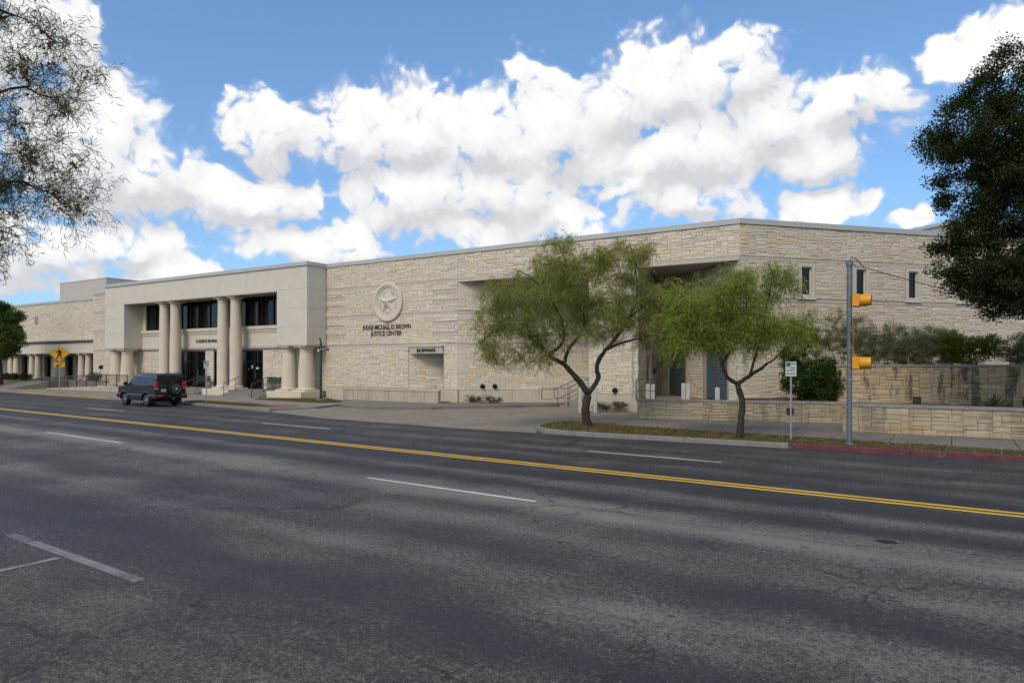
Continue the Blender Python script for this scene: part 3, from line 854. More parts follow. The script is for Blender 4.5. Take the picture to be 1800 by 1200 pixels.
# pier body, hidden return, back walls and roof
bp(MB().prism([(-16.2, 32.95), (-13.75, 32.95), (-15.0, 39.4), (-18.1, 37.3)], 0, 7.36), 'pier_core', 'mortar')
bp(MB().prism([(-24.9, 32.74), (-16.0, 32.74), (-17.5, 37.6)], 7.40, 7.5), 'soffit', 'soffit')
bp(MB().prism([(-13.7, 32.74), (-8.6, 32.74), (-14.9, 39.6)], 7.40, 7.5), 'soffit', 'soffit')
mb = MB(); W['beam'].box(mb, .0, W['beam'].L-.02, -.32, .035, 7.36, 7.545); bp(mb, 'lintel_band', 'band')
bp(MB().prism([(-112, 33.45), (-68, 33.45), (-68, 32.95), (-62.4, 32.95), (-36, 32.95), (-8.5, 32.95), (8.9, 53.0), (-5, 60), (-112, 60)], 8.35, 8.48), 'flat_roof', 'cap')
bp(MB().box(-112, -5, 60, 60.3, 0, 9.0).add([], []), 'rear_wall', 'lime')
# copings
def coping(w, s0, s1, z0, z1, out=.09, back=.4):
    n = max(1, round((s1-s0)/3.4))
    for i in range(n):
        mb = MB(); w.box(mb, s0+(s1-s0)*i/n+(.003 if i else 0), s0+(s1-s0)*(i+1)/n-(.003 if i < n-1 else 0), -back, out, z0, z1); bp(mb, 'coping', 'coping')
coping(W['main'], -.0, W['main'].L, ROOF, 9.30)
coping(W['beam'], 0, W['beam'].L+.04, ROOF, 9.30)
coping(W['wing'], -.0, 27, ROOF+.001, 9.301)
coping(W['pil'], 0, 5.6, 8.85, 9.08)
coping(W['left'], 0, 43.9, 8.5, 8.74)
# roof units
bp(MB().box(-93.6, -82.4, 41.0, 45.9, 8.4, 12.25), 'roof_unit', 'roofbox')
bp(MB().box(-93.64, -82.36, 40.96, 45.94, 12.25, 12.33), 'roof_unit_cap', 'roofbox')
ru = Wall((0.0, 44.0), (8.0, 53.2))
mb = MB(); ru.box(mb, 0, 14, -6, 0, 8.4, 10.05); bp(mb, 'roof_unit', 'roofbox')
mb = MB(); ru.box(mb, -.1, 14, -6, .1, 10.05, 10.22); bp(mb, 'roof_unit_cap', 'coping')

# narrow windows of the angled wing
for a, b in WIN:
    w = W['wing']
    root = MB(); z0, z1 = 5.64, 7.34
    f = .17
    for q in ((a, a+f, z0, z1), (b-f, b, z0, z1), (a+f, b-f, z1-f, z1), (a+f, b-f, z0, z0+.14)): w.box(root, q[0], q[1], -.2, .05, q[2], q[3])
    win = bp(root, 'window', 'frame_lime', wallp['wing'])
    m2 = MB()
    for q in ((a+f, a+f+.05, z0+.14, z1-f), (b-f-.06, b-f, z0+.14, z1-f), (a+f+.05, b-f-.06, z1-f-.06, z1-f), (a+f+.05, b-f-.06, z0+.14, z0+.2)): w.box(m2, q[0], q[1], -.17, -.06, q[2], q[3])
    m2.build('frame', 'alu', win, world=True)
    m3 = MB(); w.box(m3, a+f+.05, b-f-.06, -.14, -.11, z0+.2, z1-f-.06); m3.build('pane', 'glass', win, world=True)
    m4 = MB(); w.box(m4, a-.05, b+.05, .0, .09, z0-.05, z0-.002); m4.build('sill', 'frame_lime', win, world=True)

# roller doors
for a, b in DOORS:
    w = W['doors']
    fr = MB(); w.box(fr, a, a+.10, -.6, .03, .65, 4.3); w.box(fr, b-.10, b, -.6, .03, .65, 4.3); w.box(fr, a+.10, b-.10, -.6, .03, 4.12, 4.3)
    d = bp(fr, 'roller_door', 'louver', wallp['doors'])
    m = MB(); n = 46
    for i in range(n):
        z = .66+3.45*i/n; h = 3.45/n
        m.add([w.at(a+.10, -.16, z), w.at(b-.10, -.16, z), w.at(b-.10, -.125, z+h*.5), w.at(a+.10, -.125, z+h*.5), w.at(b-.10, -.16, z+h), w.at(a+.10, -.16, z+h)], [(0, 1, 2, 3), (3, 2, 4, 5)])
    sh = m.build('shutter_slats', 'roller', d, world=True); sh['kind'] = 'stuff'
w = W['doors']; mb = MB(); w.box(mb, LD-5.55, LD-4.15, -.22, -.14, 4.93, 5.47); bp(mb, 'window_pane', 'glass', wallp['doors'])
# louver, steel door on the side wall
w = W['ret']; a, b, z0, z1 = RET_LOUV
lv = MB(); w.box(lv, a, b, -.25, -.2, z0, z1)
lo = bp(lv, 'louver', 'interior', wallp['ret'])
for i in range(9):
    z = z0+.03+(z1-z0)*i/9
    m = MB(); m.add([w.at(a, -.02, z), w.at(b, -.02, z), w.at(b, -.16, z+.1), w.at(a, -.16, z+.1), w.at(a, -.02, z+.03), w.at(b, -.02, z+.03), w.at(b, -.16, z+.13), w.at(a, -.16, z+.13)],
                        [(0, 1, 2, 3), (4, 7, 6, 5), (0, 4, 5, 1), (1, 5, 6, 2), (3, 2, 6, 7), (0, 3, 7, 4)])
    m.build('slat', 'louver', lo, world=True)
a, b, z0, z1 = RET_DOOR
m = MB(); w.box(m, a, b, -.12, -.06, z0, z1); dr = bp(m, 'steel_door', 'door_beige', wallp['ret'])
m = MB(); w.box(m, a+.62, a+.74, -.06, -.05, 1.75, 2.35); m.build('pane', 'glass', dr, world=True)
m = MB(); w.box(m, a+.12, a+.2, -.06, .03, 1.62, 1.7); m.build('handle', 'dark_metal', dr, world=True)
m = MB(); w.box(m, 4.05, 4.3, .03, .2, 1.9, 2.3); bp(m, 'meter_box', 'dark_metal', wallp['ret'])
m = MB(); m.tube([w.at(4.2, .06, 2.3), w.at(4.25, .07, 2.7), w.at(4.0, .07, 2.95), w.at(3.8, .06, 3.1)], .025, 6); bp(m, 'conduit', 'galv', wallp['ret'])

# jail entrance passage
pw = Wall((-28.85, 32.72), (-25.9, 34.65))
m = MB(); pw.slab(m, .1, 3.5, [], .2); pwo = bp(m, 'passage_wall', 'mortar')
joined_stones([(pw, ashlar(pw.L, .1, 3.5, [], rng))], rng, 'stone', 'stone_courses', pwo)
bp(MB().box(-26.04, -25.8, 33.01, 34.8, 0, 3.5), 'passage_side', 'lime')
bp(MB().box(-28.84, -25.8, 33.01, 34.8, 3.52, 3.62), 'passage_ceiling', 'lime')
can = bp(MB().box(-28.88, -26.03, 32.42, 33.0, 3.50, 3.585), 'entrance_canopy', 'band')
m = MB(); m.add([(-28.7, 32.47, 3.49), (-26.05, 32.47, 3.49), (-26.05, 32.60, 3.08), (-28.58, 32.60, 3.08), (-28.7, 32.98, 3.49), (-26.05, 32.98, 3.49), (-26.05, 32.98, 3.08), (-28.58, 32.98, 3.08)],
      [(0, 3, 2, 1), (4, 5, 6, 7), (0, 4, 7, 3), (1, 2, 6, 5), (3, 7, 6, 2), (0, 1, 5, 4)])
m.build('sign_board', 'lime', can, world=True)
def wall_text(txt, size, x, y, z, mat, bold, name, parent, width=None, depth=.02, rx=90):
    me = text_mesh(txt, size, depth, mat, bold, 'CENTER')
    o = new_obj(name, me, parent, Vector((x, y, z))-WL[parent.name]); o.rotation_euler = (R_(rx), 0, 0); o['kind'] = 'stuff'
    if width:
        xs = [v.co.x for v in me.vertices]; o.scale = (width/(max(xs)-min(xs)), 1, 1)
    return o
wall_text('JAIL ENTRANCE', .28, -27.3, 32.51, 3.28, 'lettering', .003, 'lettering', can, 1.5, .015, 72+35)
# emblem with lone star
EX, EZ = -30.58, 6.42
em = bp(MB().lathe([(1.02, .02), (1.22, .02), (1.27, -.06), (1.27, -.13), (1.22, -.17), (1.06, -.17), (1.0, -.10), (1.0, .02)], 56, (EX, 32.7, EZ), 'y'), 'star_emblem', 'frame_lime', wallp['main'], 'auto')
MB().lathe([(0.0, -.055), (.93, -.055), (.93, -.11), (1.0, -.11), (1.0, .02)], 56, (EX, 32.7, EZ), 'y').build('disc', 'frame_lime', em, 'auto', world=True)
st = []
for i in range(10):
    q = math.pi/2+i*math.pi/5; r = .90 if i % 2 == 0 else .36
    st.append((EX+r*math.cos(q), 32.7-.06, EZ+r*math.sin(q)))
m = MB(); m.add(st+[(EX, 32.7-.30, EZ)], [(10, i, (i+1) % 10) for i in range(10)]); m.f = [f[::-1] for f in m.f]
m.build('star', 'frame_lime', em, world=True)
for i in range(5):
    for k in range(5):
        q = math.pi/2+math.pi/5+i*2*math.pi/5+(k-2)*.13; r = .70
        m = MB(); ux, uz = math.cos(q), math.sin(q); vx, vz = -uz, ux
        P = lambda a, b, y: (EX+ux*(r+a)+vx*b, y, EZ+uz*(r+a)+vz*b)
        m.add([P(-.06, -.018, 32.62), P(.06, -.018, 32.62), P(.06, .018, 32.62), P(-.06, .018, 32.62), P(-.06, -.018, 32.65), P(.06, -.018, 32.65), P(.06, .018, 32.65), P(-.06, .018, 32.65)],
              [(0, 1, 2, 3), (0, 4, 5, 1), (1, 5, 6, 2), (2, 6, 7, 3), (3, 7, 4, 0)])
        m.build('raised_mark', 'band', em, world=True)
wall_text('JUDGE MICHAEL D. BROWN', .42, -30.73, 32.645, 4.80, 'lettering', .002, 'lettering', wallp['main'], 4.2, .012)
wall_text('JUSTICE CENTER', .42, -30.75, 32.645, 4.40, 'lettering', .002, 'lettering', wallp['main'], 2.7, .012)
# drain outlets
for (x, z, k) in ((-23.72, 1.10, 'rec'), (-23.1, 1.10, 'rec'), (-14.7, 1.09, 'pier')):
    w = W[k]; a = (x-w.p.x)/w.d.x
    p = Vector(w.at(a, .0, z)); n = Vector((w.n.x, w.n.y, 0))
    m = MB(); m.tube([p, p+n*.05], .15, 14); m.tube([p+n*.05, p+n*.22], .105, 14, cap=False); m.tube([p+n*.06, p+n*.07], .1, 14)
    bp(m, 'drain_outlet', 'dark_metal', wallp[k])

# stained concrete ramp wall before the jail entrance
rw = Wall((-33.2, 31.25), (-25.3, 31.25))
rp = MB(); rp.box(-33.0, -25.5, 31.4, 32.6, 0, .18); rwo = bp(rp, 'ramp_wall', 'steps', label='stained concrete ramp wall before the jail entrance')
for i in range(6):
    a, b = 7.9*i/6, 7.9*(i+1)/6
    m = MB(); rw.box(m, a+.004, b-.004, -.22, 0, 0, .80); m.build('concrete_panel', 'concrete_stain', rwo, world=True)
m = MB(); rw.box(m, -.03, 7.93, -.25, .03, .80, .88); m.build('cap', 'concrete_stain', rwo, world=True)

# ---- portico
PX0, PX1, PY = -62.5, -36.35, 31.0
OX0, OX1 = -59.4, -39.45
pf = bp(MB().box(PX0+.05, PX1-.05, PY+.05, 32.95, 7.46, 9.0), 'portico', 'mortar', label='smooth limestone portico frame')
bp(MB().box(PX0+.05, OX0-.05, PY+.05, 32.65, 3.74, 7.46), 'portico_pier', 'mortar', pf)
bp(MB().box(OX1+.05, PX1-.05, PY+.05, 32.65, 3.74, 7.46), 'portico_pier', 'mortar', pf)
G = .005
def panel(x0, x1, y0, y1, z0, z1): MB().box(x0, x1, y0, y1, z0, z1).build('limestone_panel', 'lime', pf, world=True)
xs = [PX0, OX0]+[OX0+(OX1-OX0)*i/6 for i in range(1, 6)]+[OX1, PX1]
for a, b in zip(xs, xs[1:]): panel(a+G, b-G, PY, PY+.05, 7.52+G, ROOF-G)                  # fascia
for z0, z1 in ((3.76, 4.97), (4.97, 6.23), (6.23, 7.52)):
    for a, b in ((PX0, OX0), (OX1, PX1)):
        panel(a+G, b-G, PY, PY+.05, z0+G, z1-G)
    panel(OX0-.05, OX0, PY+.052, 32.66, z0+G, z1-G)                                         # inner face of the left pier
    panel(PX1-.05, PX1, PY+.052, 32.66, z0+G, z1-G)                                         # right return
    panel(PX0, PX0+.05, PY+.052, 32.66, z0+G, z1-G)
panel(PX1-.05, PX1, PY+.052, 32.66, 7.52+G, ROOF-G); panel(PX0, PX0+.05, PY+.052, 32.66, 7.52+G, ROOF-G)
for a, b in ((PX0, OX0), (OX1, PX1)): MB().box(a-.06, b+.06, PY-.06, 32.68, 3.66, 3.757).build('string_course', 'band', pf, world=True)
MB().box(OX0, OX1, PY-.03, PY+.2, 7.43, 7.515).build('string_course', 'band', pf, world=True)
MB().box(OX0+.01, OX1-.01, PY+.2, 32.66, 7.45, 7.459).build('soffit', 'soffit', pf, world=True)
m = MB(); m.box(PX0-.09, PX1+.09, PY-.09, PY+.3, ROOF+.002, 9.303); m.box(PX1-.3, PX1+.09, PY+.3, 32.60, ROOF+.002, 9.303); m.box(PX0-.09, PX0+.3, PY+.3, 33.0, ROOF+.002, 9.303)
m.build('coping', 'coping', pf, world=True)
# upper back wall: sill course, dark ribbon windows
WY = 32.6
bp(MB().box(OX0, OX1, WY, 32.95, 3.66, 4.68), 'spandrel', 'mortar', pf)
for i in range(6):
    a, b = OX0+(OX1-OX0)*i/6, OX0+(OX1-OX0)*(i+1)/6
    for z0, z1 in ((3.76, 4.22), (4.22, 4.68)): panel(a+G, b-G, WY-.04, WY, z0+G*.6, z1-G*.6)
MB().box(OX0+.01, OX1-.01, WY-.10, 32.95, 3.60, 3.755).build('string_course', 'band', pf, world=True)
MB().box(OX0+.01, OX1-.01, WY-.06, 32.95, 4.684, 4.82).build('sill_moulding', 'frame_lime', pf, world=True)
MB().box(OX0+.01, OX1-.01, WY-.12, 32.95, 4.822, 5.0).build('sill_moulding', 'frame_lime', pf, world=True)
MB().box(OX0+.01, OX1-.01, WY-.20, 32.95, 5.002, 5.24).build('sill_moulding', 'frame_lime', pf, world=True)
bp(MB().box(OX0+.02, OX1-.02, 33.4, 33.5, 5.0, 7.45), 'window_backing', 'interior', pf)
bp(MB().box(OX0, OX0+.45, WY, 33.4, 5.242, 7.448), 'window_reveal', 'lime', pf)
ribbon = bp(MB().box(OX0+.46, OX1-.01, WY+.12, 33.38, 7.38, 7.448), 'ribbon_window', 'alu_dark', pf)
wx = OX0+.46; nwin = 15; ww = (OX1-.01-wx)/nwin
for i in range(nwin):
    a = wx+ww*i
    MB().box(a+.03, a+ww-.03, WY+.2, WY+.22, 5.29, 7.38).build('pane', 'glass', ribbon, world=True)
    MB().box(a-.03 if i else a, a+.03, WY+.12, WY+.26, 5.243, 7.38).build('mullion', 'alu_dark', ribbon, world=True)
MB().box(wx, OX1-.01, WY+.13, WY+.25, 5.243, 5.29).build('mullion', 'alu_dark', ribbon, world=True)
wall_text('COURTS ENTRANCE', .36, -49.65, WY-.06, 4.20, 'lettering', .004, 'lettering', pf, 3.5, .02)
# ground floor doors
for x0, x1, n in ((-54.9, -50.4, 4), (-49.26, -43.2, 6)):
    d = bp(MB().box(x0+.01, x1-.01, 32.74, 32.95, 3.32, 3.44), 'entrance_doors', 'alu_dark', wallp['ground'])
    s = (x1-x0)/n
    for i in range(n):
        a = x0+s*i
        MB().box(a+.05, a+s-.05, 32.84, 32.86, .58, 3.32).build('pane', 'glass', d, world=True)
        MB().box(a+.005, a+.05, 32.76, 32.93, .552, 3.32).build('door_frame', 'alu_dark', d, world=True)
        MB().box(a+s-.05, a+s-.005, 32.76, 32.93, .552, 3.32).build('door_frame', 'alu_dark', d, world=True)
        MB().box(a+.05, a+s-.05, 32.78, 32.92, 2.55, 2.63).build('door_frame', 'alu_dark', d, world=True)
        if i % 2: MB().box(a+.09, a+.13, 32.68, 32.74, 1.35, 1.9).build('handle', 'galv', d, world=True)
bp(MB().box(-55, -43.1, 33.2, 33.3, .5, 3.6), 'lobby_backing', 'interior', wallp['ground'])
# notices on the glass door
for x, z, ww_, hh, mt in ((-44.75, 2.05, .22, .26, 'sign_white'), (-44.35, 2.02, .5, .14, 'sign_white'), (-45.1, 1.9, .12, .2, 'sign_orange')):
    bp(MB().box(x, x+ww_, 32.825, 32.835, z, z+hh), 'door_notice', mt, wallp['ground'])

# floor, steps, pedestals
bp(MB().box(PX0, PX1+.0, 30.95, 32.68, -.04, .548), 'portico_floor', 'steps')
def pedestal(x0, x1, y0=30.35, y1=32.2, z=.56):
    p = bp(MB().box(x0, x1, y0+.02, y1, -.04, z), 'pedestal', 'column')
    return p
PED = [(-55.1, -51.9), (-47.25, -44.05), (-39.75, -36.2), (-62.6, -59.1)]
peds = [pedestal(a, b) for a, b in PED]
flights = [(-51.9, -47.25), (-44.05, -39.75)]
for a, b in flights:
    fl = None
    for i in range(4):
        z = .13+(.548-.13)*i/4; y = 29.75+.32*i
        m = MB().box(a+.01, b-.01, y, 30.945, (z if i else -.04), z+.1045-.002)
        fl = bp(m, 'step', 'steps')
bp(MB().box(-59.05, -55.15, 30.2, 30.94, -.04, .54), 'landing', 'steps')

def column(x, y, z0, z1, r0, r1):
    root = bp(MB().lathe([(r0, z0+.24), (r0*1.0, z0+(z1-z0)*.33), ((r0*.35+r1*.65), z0+(z1-z0)*.72), (r1, z1-.42)], 28, (x, y, 0)), 'column', 'column', None, 'auto')
    rr = r0*1.28
    MB().cbox(x-rr, x+rr, y-rr, y+rr, z0, z0+.10, .008).build('plinth', 'column', root, world=True)
    MB().lathe([(r0*1.2, z0+.10), (r0*1.26, z0+.14), (r0*1.24, z0+.19), (r0*1.05, z0+.215), (r0*1.0, z0+.24)], 28, (x, y, 0)).build('base', 'column', root, 'auto', world=True)
    c = MB().lathe([(r1, z1-.42), (r1*1.07, z1-.40), (r1*1.07, z1-.35), (r1, z1-.335), (r1, z1-.26), (r1*1.10, z1-.22), (r1*1.32, z1-.15), (r1*1.36, z1-.11), (r1*1.34, z1-.095)], 28, (x, y, 0)).build('capital', 'column', root, 'auto', world=True)
    q = r1*1.42
    MB().cbox(x-q, x+q, y-q, y+q, z1-.093, z1-.003, .008).build('abacus', 'column', root, world=True)
for cx in (-53.5, -45.65):
    for dx in (-.78, .78): column(cx+dx, 31.6, .56, 7.43, .45, .375)
for x in (-38.83, -37.13): column(x, 31.6, .56, 3.66, .54, .43)
for x in (-61.75, -60.0): column(x, 31.6, .56, 3.66, .54, .43)
# upper plinth blocks under each column
for (a, b) in PED:
    for q in (0, 1):
        m0 = a+(b-a)*(.02+.5*q); m1 = a+(b-a)*(.48+.5*q)

# ---- left wing with its low arcade
lw = bp(MB().box(-112, -68.12, 32.9, 33.5, 3.42, 4.40), 'arcade_fascia', 'lime')
n = 9
for i in range(n):
    a, b = -112+43.88*i/n, -112+43.88*(i+1)/n
    MB().box(a+.006, b-.006, 32.85, 32.9, 3.46, 4.38).build('limestone_panel', 'lime', lw, world=True)
MB().box(-112, -68.12, 32.80, 33.3, 3.38, 3.46).build('string_course', 'band', lw, world=True)
MB().box(-112, -68.1, 32.95, 33.5, 4.402, 4.60).build('string_course', 'band', lw, world=True)
MB().box(-112, -68.1, 32.55, 33.5, 4.602, 4.70).build('cornice', 'coping', lw, world=True)
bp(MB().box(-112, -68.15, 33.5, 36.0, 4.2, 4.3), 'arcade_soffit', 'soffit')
bp(MB().box(-68.14, -68.1, 33.05, 36.3, .8, 4.3), 'arcade_end_wall', 'mortar')
for c in (-92.0, -86.4, -81.3, -76.0, -70.8):
    for dx in (-.68, .68): column(c+dx, 33.25, .8, 3.38, .33, .27)
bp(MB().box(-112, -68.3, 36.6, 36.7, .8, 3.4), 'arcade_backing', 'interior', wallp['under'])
vt = bp(MB().box(-81.1, -80.5, 33.1, 33.16, 6.55, 7.35), 'wall_vent', 'band', wallp['left'])
for i in range(6):
    MB().box(-81.05, -80.55, 33.07, 33.1, 6.6+.125*i, 6.65+.125*i).build('slat', 'cap', vt, world=True)

# ------------------------------------------------------------------ garden walls
def garden_wall(name, label, p0, p1, z0, z1, mat, mort, seed, caph=.09, th=.42, ends=(True, True), big=1.0, cap_mat='cap'):
    w = Wall(p0, p1); rg = random.Random(seed)
    root = thing(name, label, 'wall', (p0[0], p0[1], 0), group=None)
    m = MB(); w.box(m, .02, w.L-.02, -th, -.002, z0-.15, z1-caph); core = m.build('wall_core', mort, root, world=True)
    rects = ashlar(w.L, z0, z1-caph, [], rg, big)
    rects.sort(key=lambda r: (r[0] > 14))
    single_stones(w, rects[:299], rg, mat, core, 1.3)
    if len(rects) > 299: joined_stones([(w, rects[299:])], rg, mat, 'stone_courses', core, 1.3)
    for e in (0, 1):                                   # short end faces
        if not ends[e]: continue
        we = Wall((w.p-w.n*th)[:], w.p[:]) if e == 0 else Wall(w.at(w.L, 0, 0)[:2], w.at(w.L, -th, 0)[:2])
        single_stones(we, ashlar(we.L, z0, z1-caph, [], rg), rg, mat, core, 1.3)
    n = max(1, round(w.L/1.9))
    for i in range(n):
        m = MB(); w.box(m, w.L*i/n-(.05 if i == 0 else -.004), w.L*(i+1)/n+(.05 if i == n-1 else -.004), -th-.05, .06, z1-caph, z1+rg.uniform(-.006, .006)); m.build('cap_stone', cap_mat, root, world=True)
    return root, w
gA, wA = garden_wall('garden_wall', 'low tan stone wall behind the two street trees', (-11.4, 27.67), (-1.5, 30.55), .12, .98, 'stone_low', 'mortar_dark', 21, ends=(True, False))
gB, wB = garden_wall('garden_wall', 'low pale stone wall right behind the yellow beacon pole', (-3.23, 26.5), (17, 27.88), .12, 1.12, 'stone_low', 'mortar_dark', 22, ends=(True, False), big=1.25)
gU, wU = garden_wall('retaining_wall', 'black-streaked stone retaining wall carrying the grey-green shrubs', (-3.95, 30.62), (17, 30.9), .85, 2.48, 'stone_garden', 'mortar_dark', 23, ends=(True, False))
# return walls that close the planters
Wl = Wall((-3.25, 30.0), (-3.25, 26.6))
m = MB().box(-3.2, -2.8, 26.9, 29.9, 0, 1.02); m.build('return_wall', 'mortar_dark', gB, world=True)

# ------------------------------------------------------------------ street furniture
def rect_plate(mb, w, h, t, cz, x=0):
    """plate facing local +x"""
    return mb.box(x, x+t, -w/2, w/2, cz-h/2, cz+h/2)
def plane_text(txt, size, parent, x, y, z, mat, bold=0.004, width=None):
    me = text_mesh(txt, size, .001, mat, bold, 'CENTER')
    o = new_obj('lettering', me, parent, (x, y, z)); o.rotation_euler = (R_(90), 0, R_(90))
    if width:
        xs = [v.co.x for v in me.vertices]; o.scale = (width/(max(xs)-min(xs)), 1, 1)
    return o

# flashing-beacon pole
bpz = .135
bc = thing('beacon_pole', 'grey steel pole with two yellow flashing beacons and a warning sign seen edge-on', 'pole', (-2.57, 22.45, bpz), 0)
MB().lathe([(.075, 0), (.075, 5.36)], 16).build('pole', 'galv', bc, 'auto')
MB().lathe([(.13, 0), (.13, .02), (.10, .05), (.085, .06)], 16).build('base_flange', 'galv', bc, 'auto')
MB().lathe([(.098, 5.30), (.098, 5.44), (.03, 5.48)], 16).build('cap', 'galv', bc, 'auto')
for z in (5.05, 3.98, 2.85, 2.35, 1.9): MB().lathe([(.077, z), (.084, z+.004), (.084, z+.026), (.077, z+.03)], 16).build('clamp_band', 'post', bc)
for z in (4.26, 2.42):
    h = MB().cbox(.085, .285, -.18, .18, z-.185, z+.185, .02).build('beacon_housing', 'yellow', bc)
    MB().lathe([(.172, .285), (.176, .30), (.166, .58), (.158, .58), (.160, .30)], 24, (0, 0, z), 'x').build('visor', 'yellow', h, 'auto')
    MB().lathe([(.0, .33), (.158, .31)], 24, (0, 0, z), 'x').build('lens', 'tail_amber', h, True)
    MB().lathe([(.157, .575), (.157, .31)], 24, (0, 0, z), 'x').build('visor_lining', 'lens_black', h, True)
    MB().tube([(.07, 0, z+.18), (.13, 0, z+.24), (.18, 0, z+.19)], .022, 8).build('conduit', 'post', h, True)
    MB().cbox(.072, .10, -.05, .05, z-.05, z+.05, .006).build('bracket', 'post', h)
r = .42
pl = MB(); pl.add([(.10, 0, 3.36-r), (.10, r, 3.36), (.10, 0, 3.36+r), (.10, -r, 3.36), (.105, 0, 3.36-r), (.105, r, 3.36), (.105, 0, 3.36+r), (.105, -r, 3.36)],
      [(0, 1, 2, 3), (7, 6, 5, 4), (0, 4, 5, 1), (1, 5, 6, 2), (2, 6, 7, 3), (3, 7, 4, 0)])
pl.build('warning_sign', 'sign_dull', bc)
rect_plate(MB(), .56, .28, .006, 2.80, .10).build('arrow_plaque', 'sign_dull', bc)
m = MB(); m.tube([(.02, 0, 5.44), (.05, .0, 5.55), (.16, 0, 5.50), (.28, .02, 5.36), (.40, .03, 5.22)], .014, 6); m.tube([(.08, 0, 5.36), (.17, .02, 5.25), (.29, .03, 5.24), (.40, .03, 5.22)], .012, 6)
m.build('drop_loop', 'wire', bc, True)

# overhead service cable from the pole into the oak
pts = []
A, B_ = Vector((-2.17, 22.48, 5.355)), Vector((5.9, 26.6, 3.4))
for i in range(13):
    t = i/12; p = A.lerp(B_, t); p.z -= .5*4*t*(1-t)*.5; pts.append(p-A)
cw = MB().tube(pts, .012, 5).build('overhead_cable', 'wire', None, True); cw.location = A
tag(cw, 'thin black cable strung from the beacon pole top into the oak', 'cable')

def parking_sign(loc, rz, label, h, w_, hh, prad, arrow):
    t = thing('parking_sign', label, 'sign', loc, rz)
    MB().lathe([(prad, 0), (prad, h+hh*.6), (prad*.6, h+hh*.62)], 10).build('post', 'post', t, 'auto')
    MB().cbox(prad+.002, prad+.006, -w_/2, w_/2, h, h+hh, .001).build('sign_plate', 'sign_white', t)
    x = prad+.008
    MB().box(x-.001, x+.001, -w_*.42, -w_*.05, h+hh*.66, h+hh*.93).build('green_panel', 'sign_green', t)
    for i, (a, b, z, k) in enumerate(((.02, .42, .80, .10), (-.05, .40, .52, .09), (-.36, .38, .36, .08))):
        n = 4
        for q in range(n):
            y0 = a+(b-a)*q/n; y1 = a+(b-a)*(q+.75)/n
            MB().box(x-.001, x+.001, w_*y0, w_*y1, h+hh*z, h+hh*(z+k)).build('green_mark', 'sign_green', t)
    if arrow:
        z = h+hh*.17
        m = MB(); L_ = w_*.26
        m.add([(x, -L_, z-.012), (x, L_, z-.012), (x, L_, z+.012), (x, -L_, z+.012), (x, -L_-.05, z), (x, -L_, z-.035), (x, -L_, z+.035), (x, L_+.05, z), (x, L_, z+.035), (x, L_, z-.035)],
              [(0, 1, 2, 3), (4, 5, 6), (7, 8, 9)])
        m.build('arrow', 'sign_green', t)
    return t
parking_sign((-4.27, 22.8, .135), R_(-78), 'small green and white parking sign on a slim post beside the second street tree', 2.0, .32, .46, .03, True)
parking_sign((-37.34, 24.3, .14), R_(-25), 'narrow green and white parking sign on a post behind the parked car', 2.05, .30, .46, .03, False)

# pedestrian crossing sign
ps = thing('crossing_sign', 'yellow diamond pedestrian crossing sign with arrow plaque on a steel post', 'sign', (-58.2, 25.45, .13), R_(-22))
MB().lathe([(.04, 0), (.04, 3.3)], 10).build('post', 'post', ps, 'auto')
MB().cbox(-.35, .35, -.35, .35, 0, .035, .01).build('footing', 'kerb', ps)
r = .64; z = 3.05
def diamond(r, x0, x1, z): 
    return MB().add([(x1, 0, z-r), (x1, r, z), (x1, 0, z+r), (x1, -r, z), (x0, 0, z-r), (x0, r, z), (x0, 0, z+r), (x0, -r, z)],
        [(0, 1, 2, 3), (7, 6, 5, 4), (0, 4, 5, 1), (1, 5, 6, 2), (2, 6, 7, 3), (3, 7, 4, 0)])
dm = diamond(r, .045, .052, z).build('sign_plate', 'sign_yellow', ps)
m = MB()
for k in range(4):
    q = [(0, -1), (1, 0), (0, 1), (-1, 0)]; a, b = q[k], q[(k+1) % 4]
    o, i_ = r*.955, r*.915
    m.add([(.0535, a[0]*o, z+a[1]*o), (.0535, b[0]*o, z+b[1]*o), (.0535, b[0]*i_, z+b[1]*i_), (.0535, a[0]*i_, z+a[1]*i_)], [(0, 1, 2, 3)])
m.build('border', 'black', dm)
# the walking figure, cut from flat strokes (y to the right seen from the front)
m = MB()
def stroke(p, q, w0, w1):
    p, q = Vector(p), Vector(q); d = (q-p).normalized(); n = Vector((-d.y, d.x))
    vs = [p+n*w0/2, p-n*w0/2, q-n*w1/2, q+n*w1/2]
    m.add([(.0545, v.x, z+v.y) for v in vs], [(0, 1, 2, 3)])
m.add([(.0545, -.02+.055*math.cos(k*.524), z+.36+.062*math.sin(k*.524)) for k in range(12)], [tuple(range(12))])
stroke((.0, .27), (.01, .0), .19, .13); stroke((-.01, .02), (-.09, -.17), .11, .08); stroke((-.09, -.16), (-.15, -.37), .08, .06)
stroke((.03, .02), (.08, -.17), .11, .08); stroke((.08, -.16), (.16, -.35), .08, .06); stroke((-.15, -.36), (-.21, -.35), .05, .04); stroke((.16, -.35), (.11, -.38), .05, .04)
stroke((-.06, .24), (-.17, .12), .07, .06); stroke((-.17, .13), (-.24, .19), .06, .05); stroke((.07, .24), (.16, .10), .07, .06); stroke((.16, .11), (.13, -.03), .06, .05)
m.build('walking_figure', 'black', dm)
aq = rect_plate(MB(), .72, .34, .006, z-r-.20, .045).build('arrow_plaque', 'sign_yellow', ps)
m = MB(); zz = z-r-.20
m.add([(.0525, .20, zz+.10), (.0525, .16, zz+.14), (.0525, -.06, zz-.02), (.0525, -.02, zz-.06)], [(0, 1, 2, 3)])
m.add([(.0525, -.22, zz-.13), (.0525, .02, zz-.13), (.0525, -.14, zz+.05)], [(0, 1, 2)])
